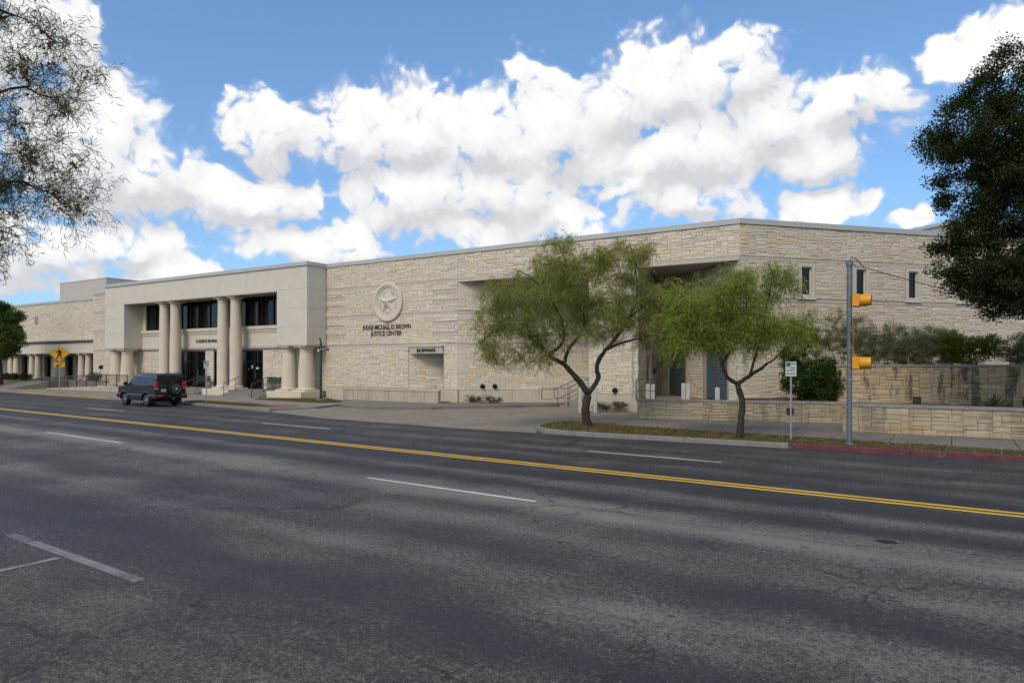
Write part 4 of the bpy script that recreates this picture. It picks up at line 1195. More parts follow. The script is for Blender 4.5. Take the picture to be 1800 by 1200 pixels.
m.build('arrow', 'black', aq)

# lamp pole with flood light and camera
lp = thing('lamp_post', 'black lamp post with side floodlight at the right end of the portico', 'lamp', (-33.2, 29.4, .15), 0)
MB().lathe([(.07, .12), (.07, 3.55), (.055, 3.6)], 14).build('pole', 'dark_metal', lp, 'auto')
MB().cbox(-.22, .22, -.22, .22, -.06, .12, .02).build('footing', 'kerb', lp)
MB().lathe([(.11, .12), (.11, .2), (.075, .23)], 14).build('base_flange', 'dark_metal', lp)
MB().tube([(0, 0, 3.55), (0, 0, 3.72), (-.05, 0, 3.85), (-.10, -.02, 3.92)], [.05, .045, .06, .05], 10).build('camera_neck', 'dark_metal', lp, True)
fl = MB().cbox(.07, .62, -.16, .16, 3.14, 3.27, .02).build('floodlight', 'galv', lp)
MB().box(.12, .58, -.12, .12, 3.132, 3.139).build('lens', 'sign_white', fl)
MB().cbox(-.16, -.06, -.05, .05, 3.2, 3.42, .015).build('bracket', 'dark_metal', lp)
MB().lathe([(.0, 3.02), (.07, 3.05), (.1, 3.12), (.1, 3.2), (.0, 3.22)], 14, (-.18, 0, 0)).build('camera_dome', 'sign_white', lp, True)

# benches
def bench(label, loc, rz):
    t = thing('bench', label, 'bench', loc, rz, None)
    for sx_ in (-.72, .72):
        MB().tube([(sx_, .28, 0), (sx_, .22, .25), (sx_, .24, .43), (sx_, -.22, .43), (sx_, -.30, .85)], .022, 6).build('leg', 'bench', t, True)
        MB().tube([(sx_, -.32, 0), (sx_, -.22, .25), (sx_, -.22, .43)], .022, 6).build('leg', 'bench', t, True)
        MB().tube([(sx_, .24, .43), (sx_, .30, .55), (sx_, .22, .64), (sx_, -.25, .64)], .02, 6).build('armrest', 'bench', t, True)
    for i in range(6):
        y = .24-.085*i; MB().cbox(-.78, .78, y-.034, y+.034, .43, .452, .006).build('seat_slat', 'bench', t)
    for i in range(5):
        z = .50+.085*i; y = -.245-.017*i; MB().cbox(-.78, .78, y-.012, y+.012, z, z+.065, .005).build('back_slat', 'bench', t)
    return t
bench('dark green slatted bench against the stone by the right entrance steps', (-41.75, 32.28, .548), R_(180))
bench('dark green slatted bench between the two tall column pairs', (-49.9, 32.25, .548), R_(205))

# handrails on the steps
def handrail(label, x):
    t = thing('handrail', label, 'handrail', (x, 30.0, .13), 0)
    MB().tube([(0, -.35, .0), (0, -.35, .88), (0, -.30, .93), (0, .95, 1.36), (0, 1.35, 1.36), (0, 1.35, .42)], .024, 8).build('rail', 'bronze', t, True)
    MB().tube([(0, -.35, .45), (0, .95, .88), (0, 1.35, .88)], .018, 8).build('mid_rail', 'bronze', t, True)
    MB().tube([(0, .62, .32), (0, .62, 1.24)], .02, 8).build('post', 'bronze', t, True)
for x, s_ in ((-50.9, 'left of the parking sign'), (-48.2, 'beside the second tall column pair'), (-43.5, 'right of the second tall column pair'), (-40.4, 'beside the short right columns')):
    handrail('bronze handrail on the entrance steps '+s_, x)

# access ramp with railing in front of the left wing
ar = thing('access_ramp', 'concrete access ramp with brown picket railing left of the portico', 'ramp', (-62, 29.6, .12))
rz_ = lambda x: .14 if x < -69 else (.14+(.47-.14)*min(1, (x+69)/9.4))
m = MB(); m.prism([(-69, 29.1), (-59.6, 29.1), (-55.2, 29.1), (-55.2, 30.9), (-59.6, 30.9), (-69, 30.9)], 0, lambda x, y: rz_(x)); m.build('ramp_slab', 'steps', ar, world=True)
for i in range(5):
    a, b = -69+(13.8)*i/5, -69+13.8*(i+1)/5
    m = MB(); m.add([(a+.004, 29.08, 0), (b-.004, 29.08, 0), (b-.004, 29.08, rz_(b)+.05), (a+.004, 29.08, rz_(a)+.05), (a+.004, 29.25, 0), (b-.004, 29.25, 0), (b-.004, 29.25, rz_(b)+.05), (a+.004, 29.25, rz_(a)+.05)],
         [(0, 1, 2, 3), (4, 7, 6, 5), (3, 2, 6, 7), (0, 3, 7, 4), (1, 5, 6, 2), (0, 4, 5, 1)])
    m.build('ramp_kerb', 'concrete_stain', ar, world=True)
rail = MB()
xs = [-70.2+.0, -59.6, -55.3]
top = lambda x: rz_(x)+.05+.98
rail.tube([(-70.2, 29.17, top(-69)), (-69, 29.17, top(-69)), (-59.6, 29.17, top(-59.6)), (-55.3, 29.17, top(-55.3))], .032, 6)
rail.build('top_rail', 'bronze', ar, True, world=True)
rail = MB(); rail.tube([(-70.2, 29.17, .32), (-69, 29.17, .32), (-59.6, 29.17, .64), (-55.3, 29.17, .64)], .022, 6); rail.build('bottom_rail', 'bronze', ar, True, world=True)
x = -70.2; i = 0
while x < -55.25:
    zz = rz_(x)+.05
    if i % 10 == 0: MB().box(x-.03, x+.03, 29.14, 29.20, .05, top(x)).build('post', 'bronze', ar, world=True)
    else: MB().box(x-.011, x+.011, 29.159, 29.181, zz+.11, top(x)-.01).build('picket', 'bronze', ar, world=True)
    x += .165; i += 1
MB().box(-70.6, -69.9, 29.05, 29.3, .05, .30).build('end_block', 'white', ar, world=True)

# stairs and railing in the recess
sr = thing('recess_stair', 'concrete stair with dark grey tube railing in the wall recess behind the first tree', 'stair', (-18.2, 34.2, .0))
for i in range(5):
    MB().box(-18.6+.32*i, -16.4, 33.8, 35.2, (.0 if i == 0 else .15*i), .15*(i+1)+.0-.002).build('step', 'steps', sr, world=True)
for y in (33.75, 35.2):
    a, b = (-19.3, y, .45), (-16.9, y, 1.75)
    MB().tube([(-19.75, y, .45), (-19.75, y, 1.05), (-18.8, y, 1.05), (-17.3, y, 1.72), (-16.4, y, 1.72)], .026, 6).build('rail', 'galv', sr, True, world=True)
    MB().tube([(-19.75, y, .45), (-18.8, y, .45), (-17.3, y, 1.15), (-16.4, y, 1.15)], .022, 6).build('mid_rail', 'galv', sr, True, world=True)
    for x, z0, z1 in ((-18.7, .012, 1.1), (-18.05, .1, 1.38), (-17.4, .5, 1.68), (-16.8, .7, 1.72)):
        MB().tube([(x, y, z0), (x, y, z1)], .024, 6).build('post', 'galv', sr, True, world=True)

# bollards
def bollard(label, loc, h, w_=.17, grp=None, mt='white'):
    o = thing('bollard', label, 'bollard', loc, R_(20), grp)
    MB().cbox(-w_/2, w_/2, -w_/2, w_/2, 0, h, .012).build('post', mt, o)
    MB().add([(-w_/2+.012, -w_/2+.012, h), (w_/2-.012, -w_/2+.012, h), (w_/2-.012, w_/2-.012, h), (-w_/2+.012, w_/2-.012, h), (0, 0, h+.03)], [(0, 1, 4), (1, 2, 4), (2, 3, 4), (3, 0, 4)]).build('cap', mt, o)
bollard('white square post left of the first tree trunk', (-15.75, 30.75, .012), 1.25)
bollard('white square post right of the first tree trunk', (-15.05, 31.05, .012), 1.28)
for x, y, q in ((-13.05, 33.0, 'nearer the stone pier'), (-12.62, 32.6, 'nearer the low street wall')): bollard('white bollard behind the court railing, '+q, (x, y, .65), .78, .2, 'bollards in the roller-door court')
for x, y, q in ((-11.6, 34.2, 'nearer the shutter'), (-11.25, 33.85, 'nearer the low street wall')): bollard('white bollard before the roller door by the side wall, '+q, (x, y, .65), .82, .2, 'bollards in the roller-door court')
bollard('single white bollard before the roller door by the angled wing', (-9.0, 31.2, .65), .75, .2, 'bollards in the roller-door court')
cr = thing('court_railing', 'dark tube railing at the edge of the roller-door court', 'railing', (-12.75, 32.2, .65))
MB().tube([(-.75, .35, 0), (-.75, .35, 1.05), (.55, -.35, 1.05), (.55, -.35, 0)], .024, 6).build('rail', 'dark_metal', cr, True)
MB().tube([(-.75, .35, .5), (.55, -.35, .5)], .018, 6).build('mid_rail', 'dark_metal', cr, True)
# brick lights on garden walls
def wall_light(label, w, a, z):
    p = w.at(a, 0, z); t = thing('wall_light', label, 'light', p, w.rot())
    MB().cbox(-.13, .13, -.16, .02, 0, .22, .02).build('housing', 'dark_metal', t)
    MB().box(-.09, .09, -.167, -.161, .02, .12).build('lens', 'soil', t)
wall_light('black box light on the low wall behind the street trees', wA, 6.1, .50)
wall_light('black box light low on the streaked retaining wall', wU, 2.8, 1.02)
wall_light('black box light on the retaining wall beside the yucca', wU, 6.2, 1.02)
# yard lantern near the left railing
yl = thing('spot_light', 'small dark spotlight on a stake before the pilaster wall', 'light', (-64.3, 31.5, .8))
MB().tube([(0, 0, 0), (0, 0, 1.15)], .02, 6).build('stake', 'dark_metal', yl)
MB().lathe([(.02, -.2), (.17, -.1), (.2, .12), (.0, .14)], 12, (0, 0, 1.3), 'y').build('lamp_head', 'dark_metal', yl, True)

# ------------------------------------------------------------------ the parked car
def car():
    t = thing('parked_car', 'dark blue-grey boxy off-road car with spare wheel on its rear door', 'car', (-40.25, 22.55, 0), R_(180-2.6))
    HW = .90
    ax = 1.27; wz = .37; ar_ = .45
    def arch(cx, steps=9): return [(cx+ar_*math.cos(q), wz+ar_*math.sin(q)) for q in [math.pi*i/(steps-1) for i in range(steps)]]
    low = [(-2.30, .50), (-2.33, .78), (-2.29, 1.16), (-1.0, 1.20), (1.02, 1.20), (1.25, 1.16), (1.90, 1.09), (2.04, 1.02), (2.07, .62), (2.05, .48)]
    under = [(ax+ar_, .42)]+arch(ax)[0:]+[(ax-ar_, .40)]+[(-ax+ar_, .40)]+arch(-ax)+[(-ax-ar_, .45)]
    prof = low+under
    bm = bmesh.new()
    L_ = [bm.verts.new((x, HW-.015*(z < .6), z)) for x, z in prof]; Rr = [bm.verts.new((x, -HW+.015*(z < .6), z)) for x, z in prof]
    bm.faces.new(L_); bm.faces.new(Rr[::-1])
    n = len(prof)
    for i in range(n): bm.faces.new((L_[i], Rr[i], Rr[(i+1) % n], L_[(i+1) % n]))
    bmesh.ops.recalc_face_normals(bm, faces=bm.faces[:])
    body = MB().bm(bm).build('body', 'car', t, 'auto')
    bv = body.modifiers.new('bevel', 'BEVEL'); bv.width = .035; bv.segments = 2; bv.limit_method = 'ANGLE'; bv.angle_limit = R_(40)
    # cabin: a tapered box; stepped rear roof
    z0, z1 = 1.185, 1.80
    bx = (-2.26, 1.06); tx = (-2.16, .34); hw0, hw1 = .895, .745
    def side(u, v, s, off=0.0):
        x = (bx[0]*(1-v)+tx[0]*v)*(1-u)+(bx[1]*(1-v)+tx[1]*v)*u
        return (x, s*(hw0*(1-v)+hw1*v+off), z0+(z1-z0)*v)
    vs = [side(0, 0, 1), side(1, 0, 1), side(1, 1, 1), side(0, 1, 1), side(0, 0, -1), side(1, 0, -1), side(1, 1, -1), side(0, 1, -1)]
    bm = bmesh.new(); vv = [bm.verts.new(p) for p in vs]
    for f in ((0, 1, 2, 3), (7, 6, 5, 4), (3, 2, 6, 7), (0, 3, 7, 4), (1, 5, 6, 2), (4, 5, 1, 0)): bm.faces.new([vv[i] for i in f])
    bmesh.ops.recalc_face_normals(bm, faces=bm.faces[:])
    cab = MB().bm(bm).build('cabin', 'car', t, 'auto')
    bv = cab.modifiers.new('bevel', 'BEVEL'); bv.width = .045; bv.segments = 3
    m = MB(); m.add([(-2.15, .73, 1.79), (-.25, .73, 1.79), (-.12, .70, 1.80), (-.12, -.70, 1.80), (-.25, -.73, 1.79), (-2.15, -.73, 1.79), (-2.08, .69, 1.90), (-.42, .69, 1.90), (-.42, -.69, 1.90), (-2.08, -.69, 1.90)],
        [(0, 1, 7, 6), (1, 2, 3, 4, 8, 7), (4, 5, 9, 8), (5, 0, 6, 9), (6, 7, 8, 9)])
    st = m.build('raised_roof', 'car', t)
    bv = st.modifiers.new('bevel', 'BEVEL'); bv.width = .025; bv.segments = 2
    def pane(name, q, s, off=.008):
        pts = [side(u, v, s, off) for u, v in q]
        m = MB().add(pts, [(0, 1, 2, 3)] if s > 0 else [(3, 2, 1, 0)]); return m.build(name, 'car_glass', t)
    for s in (1, -1):
        pane('side_window', ((.035, .10), (.275, .10), (.285, .86), (.04, .86)), s)
        pane('side_window', ((.325, .10), (.565, .10), (.60, .86), (.335, .86)), s)
        pane('side_window', ((.60, .10), (.93, .10), (.955, .86), (.635, .86)), s)
        MB().tube([(-2.05, s*.70, 1.90), (-1.95, s*.70, 1.945), (-.6, s*.70, 1.945), (-.5, s*.70, 1.90)], .016, 6).build('roof_rail', 'car_trim', t, True)
        mi = MB().cbox(.83, .93, s*1.02-.10, s*1.02+.10, 1.20, 1.40, .03).build('mirror', 'car_trim', t)
        MB().tube([(.88, s*.86, 1.22), (.88, s*.95, 1.26)], .025, 6).build('arm', 'car_trim', mi)
        for a, b in ((-.80, .76), (ax+.47, 2.05), (-2.3, -1.75)): MB().cbox(a, b, s*.915-.012, s*.915+.012, .64, .70, .006).build('side_moulding', 'side_moulding', t)
        MB().cbox(-.80, .80, s*.86-.05, s*.86+.05, .36, .44, .01).build('sill', 'car_trim', t)
        for x in (-.28, .42): MB().cbox(x-.10, x+.10, s*.905-.02, s*.905+.02, 1.02, 1.07, .008).build('door_handle', 'car_trim', t)
        for x in (-.50, .36, 1.02): MB().box(x-.006, x+.006, s*.9-.004, s*.9+.004, .55, 1.17).build('door_gap', 'black', t)
        # wheel-arch flare
        for cx in (ax, -ax):
            m = MB(); m.tube([(cx+(ar_+.02)*math.cos(q), s*.905, wz+(ar_+.02)*math.sin(q)) for q in [math.pi*i/10 for i in range(11)]], .035, 6)
            m.build('arch_flare', 'car', t, True)
        tl = MB().cbox(-2.345, -2.17, s*.80-.085, s*.80+.10, 1.06, 1.42, .02).build('tail_light', 'tail_red', t)
        MB().cbox(-2.350, -2.18, s*.80-.08, s*.80+.095, 1.02, 1.058, .008).build('reverse_lamp', 'sign_white', tl)
        bl = MB().cbox(-2.475, -2.40, s*.66-.17, s*.66+.17, .585, .685, .015).build('bumper_lamp', 'tail_red', t)
        MB().cbox(-2.480, -2.40, s*.74+(-.05 if s < 0 else -.09), s*.74+(.09 if s < 0 else .05), .59, .68, .01).build('indicator', 'tail_amber', bl)
        MB().cbox(-1.86, -1.82, s*.76-.14, s*.76+.14, .20, .56, .008).build('mud_flap', 'car_trim', t)
        MB().cbox(1.98, 2.10, s*.70-.13, s*.70+.13, .78, .98, .02).build('headlight', 'sign_white', t)
        MB().cbox(2.0, 2.085, s*.86-.05, s*.86+.05, .80, .98, .01).build('front_indicator', 'tail_amber', t)
    MB().add([(bx[1]+.006-.03, .80, z0+.03), (bx[1]+.006-.03, -.80, z0+.03), (tx[1]+.07, -.68, z1-.06), (tx[1]+.07, .68, z1-.06)], [(0, 1, 2, 3)]).build('windscreen', 'car_glass', t)
    MB().add([(-2.272, -.78, 1.24), (-2.272, .78, 1.24), (-2.185, .68, 1.755), (-2.185, -.68, 1.755)], [(0, 1, 2, 3)]).build('rear_window', 'glass', t)
    MB().cbox(-2.47, -2.26, -.93, .93, .46, .72, .05).build('rear_bumper', 'car_trim', t)
    MB().cbox(1.98, 2.20, -.93, .93, .44, .70, .05).build('front_bumper', 'car_trim', t)
    rd = MB().cbox(-2.345, -2.28, -.68, .70, .76, 1.22, .02).build('rear_door', 'car', t)
    MB().box(-2.352, -2.346, .28, .58, .86, 1.02).build('number_plate', 'sign_white', rd)
    for k in range(5): MB().box(-2.3535, -2.3525, .32+.05*k, .35+.05*k, .90, .98).build('plate_mark', 'galv', rd)
    MB().tube([(-2.45, -.05, .46), (-2.6, -.05, .46)], .03, 8).build('tow_hitch', 'rim', t)
    MB().box(-2.0, 1.9, -.55, .55, .28, .5).build('underbody', 'black', t)
    MB().tube([(-1.27, -.78, .37), (-1.27, .78, .37)], .06, 8).build('axle', 'black', t); MB().tube([(1.27, -.78, .37), (1.27, .78, .37)], .06, 8).build('axle', 'black', t)
    def wheel(name, c, axis, s):
        """axis 'y' (s = side) or 'x' for the spare"""
        R0 = .375
        pr = [(.22, -.11), (.33, -.125), (.365, -.10), (R0, -.06), (R0, .06), (.365, .10), (.33, .125), (.22, .11)]
        def mp(m):
            if axis == 'y': m.v = [(x+c[0], y*s+c[1], z+c[2]) for x, y, z in m.v]
            else: m.v = [(-y+c[0], x+c[1], z+c[2]) for x, y, z in m.v]
            if (axis == 'y' and s < 0): m.f = [f[::-1] for f in m.f]
            return m
        w = mp(MB().lathe(pr, 30, (0, 0, 0), 'y')).build(name, 'tyre', t, 'auto')
        mp(MB().lathe([(.235, .07), (.235, .118), (.215, .122), (.205, .08)], 30, (0, 0, 0), 'y')).build('rim', 'rim', w, 'auto')
        mp(MB().lathe([(.0, .03), (.21, .03)], 30, (0, 0, 0), 'y')).build('hub_well', 'black', w)
        m = MB()
        for k in range(5):
            q = 2*math.pi*k/5+.3; ux, uz = math.cos(q), math.sin(q); vx, vz = -uz, ux
            P = lambda a, b, y: (ux*a+vx*b, y, uz*a+vz*b)
            m.add([P(.03, -.05, .115), P(.215, -.038, .10), P(.215, .038, .10), P(.03, .05, .115), P(.03, -.055, .06), P(.215, -.045, .05), P(.215, .045, .05), P(.03, .055, .06)],
                  [(0, 1, 2, 3), (0, 4, 5, 1), (1, 5, 6, 2), (2, 6, 7, 3), (3, 7, 4, 0)])
        m.lathe([(.0, .125), (.05, .122), (.06, .06)], 14, (0, 0, 0), 'y')
        mp(m).build('spokes', 'rim', w)
    for x in (ax, -ax):
        for s in (1, -1): wheel('wheel', (x, s*.775, .375), 'y', s)
    wheel('spare_wheel', (-2.47, -.20, 1.02), 'x', 1)
    return t
car()

# ------------------------------------------------------------------ vegetation
def unit(a): return a/np.maximum(np.linalg.norm(a, axis=-1, keepdims=True), 1e-9)
def leaves(P, D, L, Wd, rs, tint, fold=0.0):
    """kite-shaped blades: P base (N,3), D direction, L length, Wd width, tint (N,3)"""
    N = len(P); D = unit(D)
    s = unit(np.cross(D, rs.normal(size=(N, 3)))); nrm = np.cross(D, s)
    L = np.broadcast_to(np.asarray(L, float), (N,))[:, None]; Wd = np.broadcast_to(np.asarray(Wd, float), (N,))[:, None]
    bend = nrm*L*rs.uniform(-.12, .12, (N, 1))
    v = np.stack([P, P+D*L*.42-s*Wd/2+bend, P+D*L, P+D*L*.42+s*Wd/2+bend], 1).reshape(-1, 3)
    f = np.arange(4*N).reshape(N, 4)
    return v, f, np.repeat(tint, 4, 0)
def cat(parts):
    vs, fs, ts, k = [], [], [], 0
    for v, f, t in parts: vs.append(v); fs.append(f+k); ts.append(t); k += len(v)
    return np.concatenate(vs), np.concatenate(fs), np.concatenate(ts)
def tints(rs, n, a, b, var=.2, dry=0.0, dryc=(.25, .19, .08)):
    t = rs.uniform(0, 1, (n, 1)); c = np.array(a)*(1-t)+np.array(b)*t
    c = c*rs.uniform(1-var, 1+var, (n, 1))
    if dry: m = rs.uniform(size=n) < dry; c[m] = np.array(dryc)*rs.uniform(.7, 1.2, (m.sum(), 1))
    return c
def in_lobe(rs, l, n, shell=.0):
    d = unit(rs.normal(size=(n, 3))); r = rs.uniform(shell, 1, (n, 1))**(1/2.4)
    return np.array(l[:3])+d*r*np.array(l[3:6])

def smooth_path(pts, k=4):
    P = [Vector(p) for p in pts]; out = []
    for i in range(len(P)-1):
        a, b, c, d = P[max(i-1, 0)], P[i], P[i+1], P[min(i+2, len(P)-1)]
        for j in range(k):
            t = j/k
            out.append(.5*((2*b)+(c-a)*t+(2*a-5*b+4*c-d)*t*t+(3*b-a-3*c+d)*t*t*t))
    out.append(P[-1]); return out

def branch_tree(limbs, lobes, ntarget, rs, r_trunk, twig=.007, seg=3):
    """limbs: list of (points, r0, r1). Further branches reach for points spread through the lobes.
    Returns the wood as MB and an array of foliage anchors with their branch directions."""
    mb = MB(); nodes, nrad, ndir = [], [], []
    for pts, r0, r1 in limbs:
        sp = smooth_path(pts, 4); n = len(sp)
        rad = [r0+(r1-r0)*i/(n-1) for i in range(n)]
        wob = [Vector(rs.normal(size=3)*.012*min(1, i) * (1 if r0 < .3 else .4)) for i in range(n)]
        sp = [p+w_ for p, w_ in zip(sp, wob)]
        rad = [r*(1+.10*float(rs.uniform(-1, 1))) for r in rad]
        mb.tube(sp, rad, 10 if r0 > .06 else 7)
        for i, p in enumerate(sp):
            if i > n*.25 or r0 < r_trunk*.75:
                nodes.append(np.array(p)); nrad.append(rad[i]); ndir.append(np.array(sp[min(i+1, n-1)]-sp[max(i-1, 0)]))
    vol = np.array([l[3]*l[4]*l[5] for l in lobes])**.8; cnt = np.maximum(2, (ntarget*vol/vol.sum()).astype(int))
    T = np.concatenate([in_lobe(rs, l, c) for l, c in zip(lobes, cnt)])
    rs.shuffle(T)
    d0 = np.min(np.linalg.norm(T[:, None]-np.array(nodes)[None], axis=2), axis=1)
    anchors, adir = [], []
    for t in T[np.argsort(d0)]:
        A = np.array(nodes); dd = np.linalg.norm(A-t, axis=1)+np.where(np.array(nrad) < twig*1.3, .25, 0)+.3*np.maximum(0, A[:, 2]-t[2])
        i = int(np.argmin(dd)); p = A[i]; L = np.linalg.norm(t-p)
        if L < .12: anchors.append(t); adir.append(ndir[i]); continue
        base_d = unit(ndir[i]); q1 = p+base_d*L*.25+(t-p)*.22+rs.normal(size=3)*L*.06; q2 = p+(t-p)*.68+rs.normal(size=3)*L*.08+np.array([0, 0, .07*L])
        sp = smooth_path([p, q1, q2, t], 2)
        r0 = min(nrad[i]*.7, .010+.016*L); r0 = max(r0, twig)
        rad = [r0+(twig*.6-r0)*k/(len(sp)-1) for k in range(len(sp))]
        mb.tube(sp, rad, 5, cap=False)
        for k in range(1, len(sp)):
            nodes.append(np.array(sp[k])); nrad.append(rad[k]); ndir.append(np.array(sp[k]-sp[k-1]))
            if k >= 2: anchors.append(np.array(sp[k])); adir.append(np.array(sp[k]-sp[k-1]))
    return mb, np.array(anchors), unit(np.array(adir))

def sprays(A, Dr, per, m, Ls, droop, rs, leafL, leafW, ca, cb, up=.25, dry=.04, stems=True, jit=.12, hang=.5, tw=.0022):
    """thin drooping stems with narrow leaves along them"""
    n = len(A)*per
    S_ = np.repeat(A, per, 0)+rs.normal(size=(n, 3))*jit; D = unit(np.repeat(Dr, per, 0)*.6+rs.normal(size=(n, 3))+np.array([0, 0, up]))
    L = rs.uniform(.55, 1.25, (n, 1))*Ls
    t = np.linspace(.05, 1, m)[None, :, None]
    g = np.array([0, 0, -1.0])*droop*rs.uniform(.5, 1.4, (n, 1))
    pts = S_[:, None]+D[:, None]*L[:, None]*t+g[:, None]*L[:, None]*t*t
    tan = D[:, None]+2*g[:, None]*t
    ld = unit(tan)*.55+rs.normal(size=pts.shape)*.55+np.array([0, 0, -hang])
    P = pts.reshape(-1, 3); N = len(P)
    clump = np.repeat(rs.uniform(.6, 1.35, (len(A), 1)), per*m, 0)
    parts = [leaves(P, ld.reshape(-1, 3), leafL*rs.uniform(.6, 1.3, N), leafW*rs.uniform(.7, 1.3, N), rs, tints(rs, N, ca, cb, .18, dry)*clump)]
    if stems:
        e = S_+D*L*.95+g*L*.9
        parts.append(leaves(S_, e-S_, np.linalg.norm(e-S_, axis=1), tw*2, rs, np.tile(np.array([.05, .045, .025]), (n, 1))))
    return cat(parts)

def willow(name, label, loc, limbs2, lobes2, seed, ntarget, per, m, ca, cb, spread=.8, leafL=.12, leafW=.011, depth_amp=.5, pods=700, r0=.15):
    rs = np.random.RandomState(seed)
    t = thing(name, label, 'tree', loc, HEAD, 'flowering street trees in the verge')
    limbs = []
    for i, (pts, ra, rb) in enumerate(limbs2):
        k = rs.uniform(-depth_amp, depth_amp) if i else 0
        n = len(pts); zb = pts[0][1]
        dep = lambda j: k*(j/(n-1)) if i else 0
        # limbs that start on another limb keep that limb's depth at their root
        base = 0
        if i:
            for q in limbs:
                for p in q[0]:
                    if abs(p[0]-pts[0][0]) < .02 and abs(p[2]-pts[0][1]) < .02: base = p[1]
        limbs.append(([(p[0], base+dep(j)*2.0, p[1]) for j, p in enumerate(pts)], ra, rb))
    lobes = []
    for (x, z, rx, rz2) in lobes2:
        for s in (-.55, .55): lobes.append((x+rs.uniform(-.1, .1), s*rx*1.1*spread+rs.uniform(-.3, .3), z, rx, rx*spread, rz2))
    mb, A, Dr = branch_tree(limbs, lobes, ntarget, rs, r0)
    mb.build('trunk', 'bark', t, True)
    v, f, c = sprays(A, Dr, per, m, .44, .55, rs, leafL, leafW, ca, cb, up=.35, jit=.10, hang=.5)
    if pods:
        i = rs.randint(0, len(A), pods); P = A[i]+rs.normal(size=(pods, 3))*.18
        pv = leaves(P, np.tile([0, 0, -1.], (pods, 1))+rs.normal(size=(pods, 3))*.12, rs.uniform(.12, .26, pods), .012, rs, tints(rs, pods, (.22, .24, .09), (.30, .27, .14)))
        v, f, c = cat([(v, f, c), pv])
    o = new_obj('crown', np_mesh('crown', v, f, c, 'leaf'), t)
    # small pink flowers on some tips
    n = 90; i = rs.randint(0, len(A), n)
    top = A[np.argsort(-A[:, 2])][:max(60, len(A)//3)]; P = top[rs.randint(0, len(top), n)]+rs.normal(size=(n, 3))*.12+np.array([0, 0, .12])
    P = np.repeat(P, 4, 0)
    fv = leaves(P, rs.normal(size=P.shape), .055, .05, rs, tints(rs, len(P), (.42, .20, .36), (.55, .32, .48)))
    new_obj('blossoms', np_mesh('blossoms', *fv, 'leaf'), t)['kind'] = 'stuff'
    return t

LA = [([(0, -.05), (-.11, .61), (0, 1.23)], .18, .135),
 ([(0, 1.23), (-.44, 1.81), (-.94, 2.36), (-1.53, 2.69), (-1.97, 3.23), (-2.62, 3.67), (-3.38, 3.71), (-3.93, 3.34)], .12, .022),
 ([(-.94, 2.36), (-.76, 2.91), (-.33, 3.45), (-.11, 4.11), (-.55, 4.98), (-.76, 6.07), (-1.09, 6.95)], .075, .014),
 ([(-1.53, 2.69), (-.98, 3.23), (-1.09, 4.11), (-1.64, 4.98), (-2.29, 5.64), (-2.84, 5.85)], .06, .014),
 ([(0, 1.23), (.37, 1.81), (.33, 2.36), (.66, 2.91), (1.09, 3.45), (1.53, 4.11), (1.81, 4.98), (1.75, 6.07), (1.53, 6.95)], .11, .014),
 ([(.66, 2.91), (1.09, 3.13), (1.64, 3.28), (2.29, 3.45), (2.73, 3.89)], .06, .014),
 ([(1.53, 4.11), (2.07, 4.54), (2.73, 4.98), (2.95, 5.64)], .045, .012)]
CA = [(-1.09, 6.4, 1.25, .9), (-1.64, 4.98, 1.75, 1.25), (-3.17, 4.54, 1.25, 1.25), (-3.6, 3.4, .8, 1.0), (.11, 5.75, 1.25, 1.25), (1.53, 6.6, 1.05, .9), (1.64, 4.98, 1.25, 1.25),
      (.33, 4.25, 1.6, 1.0), (2.73, 4.98, .66, 1.0), (-1.64, 3.55, 1.25, .8), (-1.97, 2.45, .5, .6), (2.29, 3.55, .6, .6), (-3.45, 2.85, .7, .6), (-2.7, 2.75, .55, .5), (.9, 3.3, .5, .4)]
willow('desert_willow', 'taller olive-green willow-leaved street tree, its trunk forked low, by the driveway', (-11.75, 23.6, .13), LA, CA, 1, 400, 6, 12, (.245, .255, .075), (.36, .345, .115), leafL=.125, leafW=.014)
LB = [([(0, -.03), (.04, .54), (.11, 1.09), (-.07, 1.73)], .115, .085),
 ([(-.07, 1.73), (-.44, 2.01), (-.59, 2.38), (-.74, 2.93), (-.96, 3.48), (-1.23, 4.22)], .07, .014),
 ([(-.59, 2.38), (-.22, 3.11), (-.04, 3.85), (-.13, 4.59)], .04, .012),
 ([(-.07, 1.73), (.33, 2.01), (.79, 2.29), (1.16, 2.56), (1.8, 3.11)], .07, .014),
 ([(.33, 2.01), (.61, 2.93), (.79, 3.85), (.92, 4.59), (1.03, 5.14)], .045, .012),
 ([(-.74, 2.93), (-1.42, 3.3), (-1.97, 3.3)], .035, .012)]
CB = [(-1.14, 4.4, 1.05, .85), (-1.88, 3.85, .8, 1.05), (-.22, 4.77, .9, .75), (-.77, 3.4, 1.25, .75), (.7, 3.4, 1.05, .68), (1.16, 4.9, .7, .8), (1.8, 3.35, .7, .6), (.15, 3.85, 1.05, .85),
      (-2.06, 2.85, .5, .7), (2.17, 3.67, .35, .42), (-.41, 5.2, .7, .35)]
willow('desert_willow', 'shorter bright green willow-leaved street tree with a bent slim trunk beside the parking sign', (-5.80, 22.6, .13), LB, CB, 2, 270, 6, 12, (.215, .28, .045), (.33, .385, .085), leafL=.115, leafW=.014, r0=.10, pods=800)

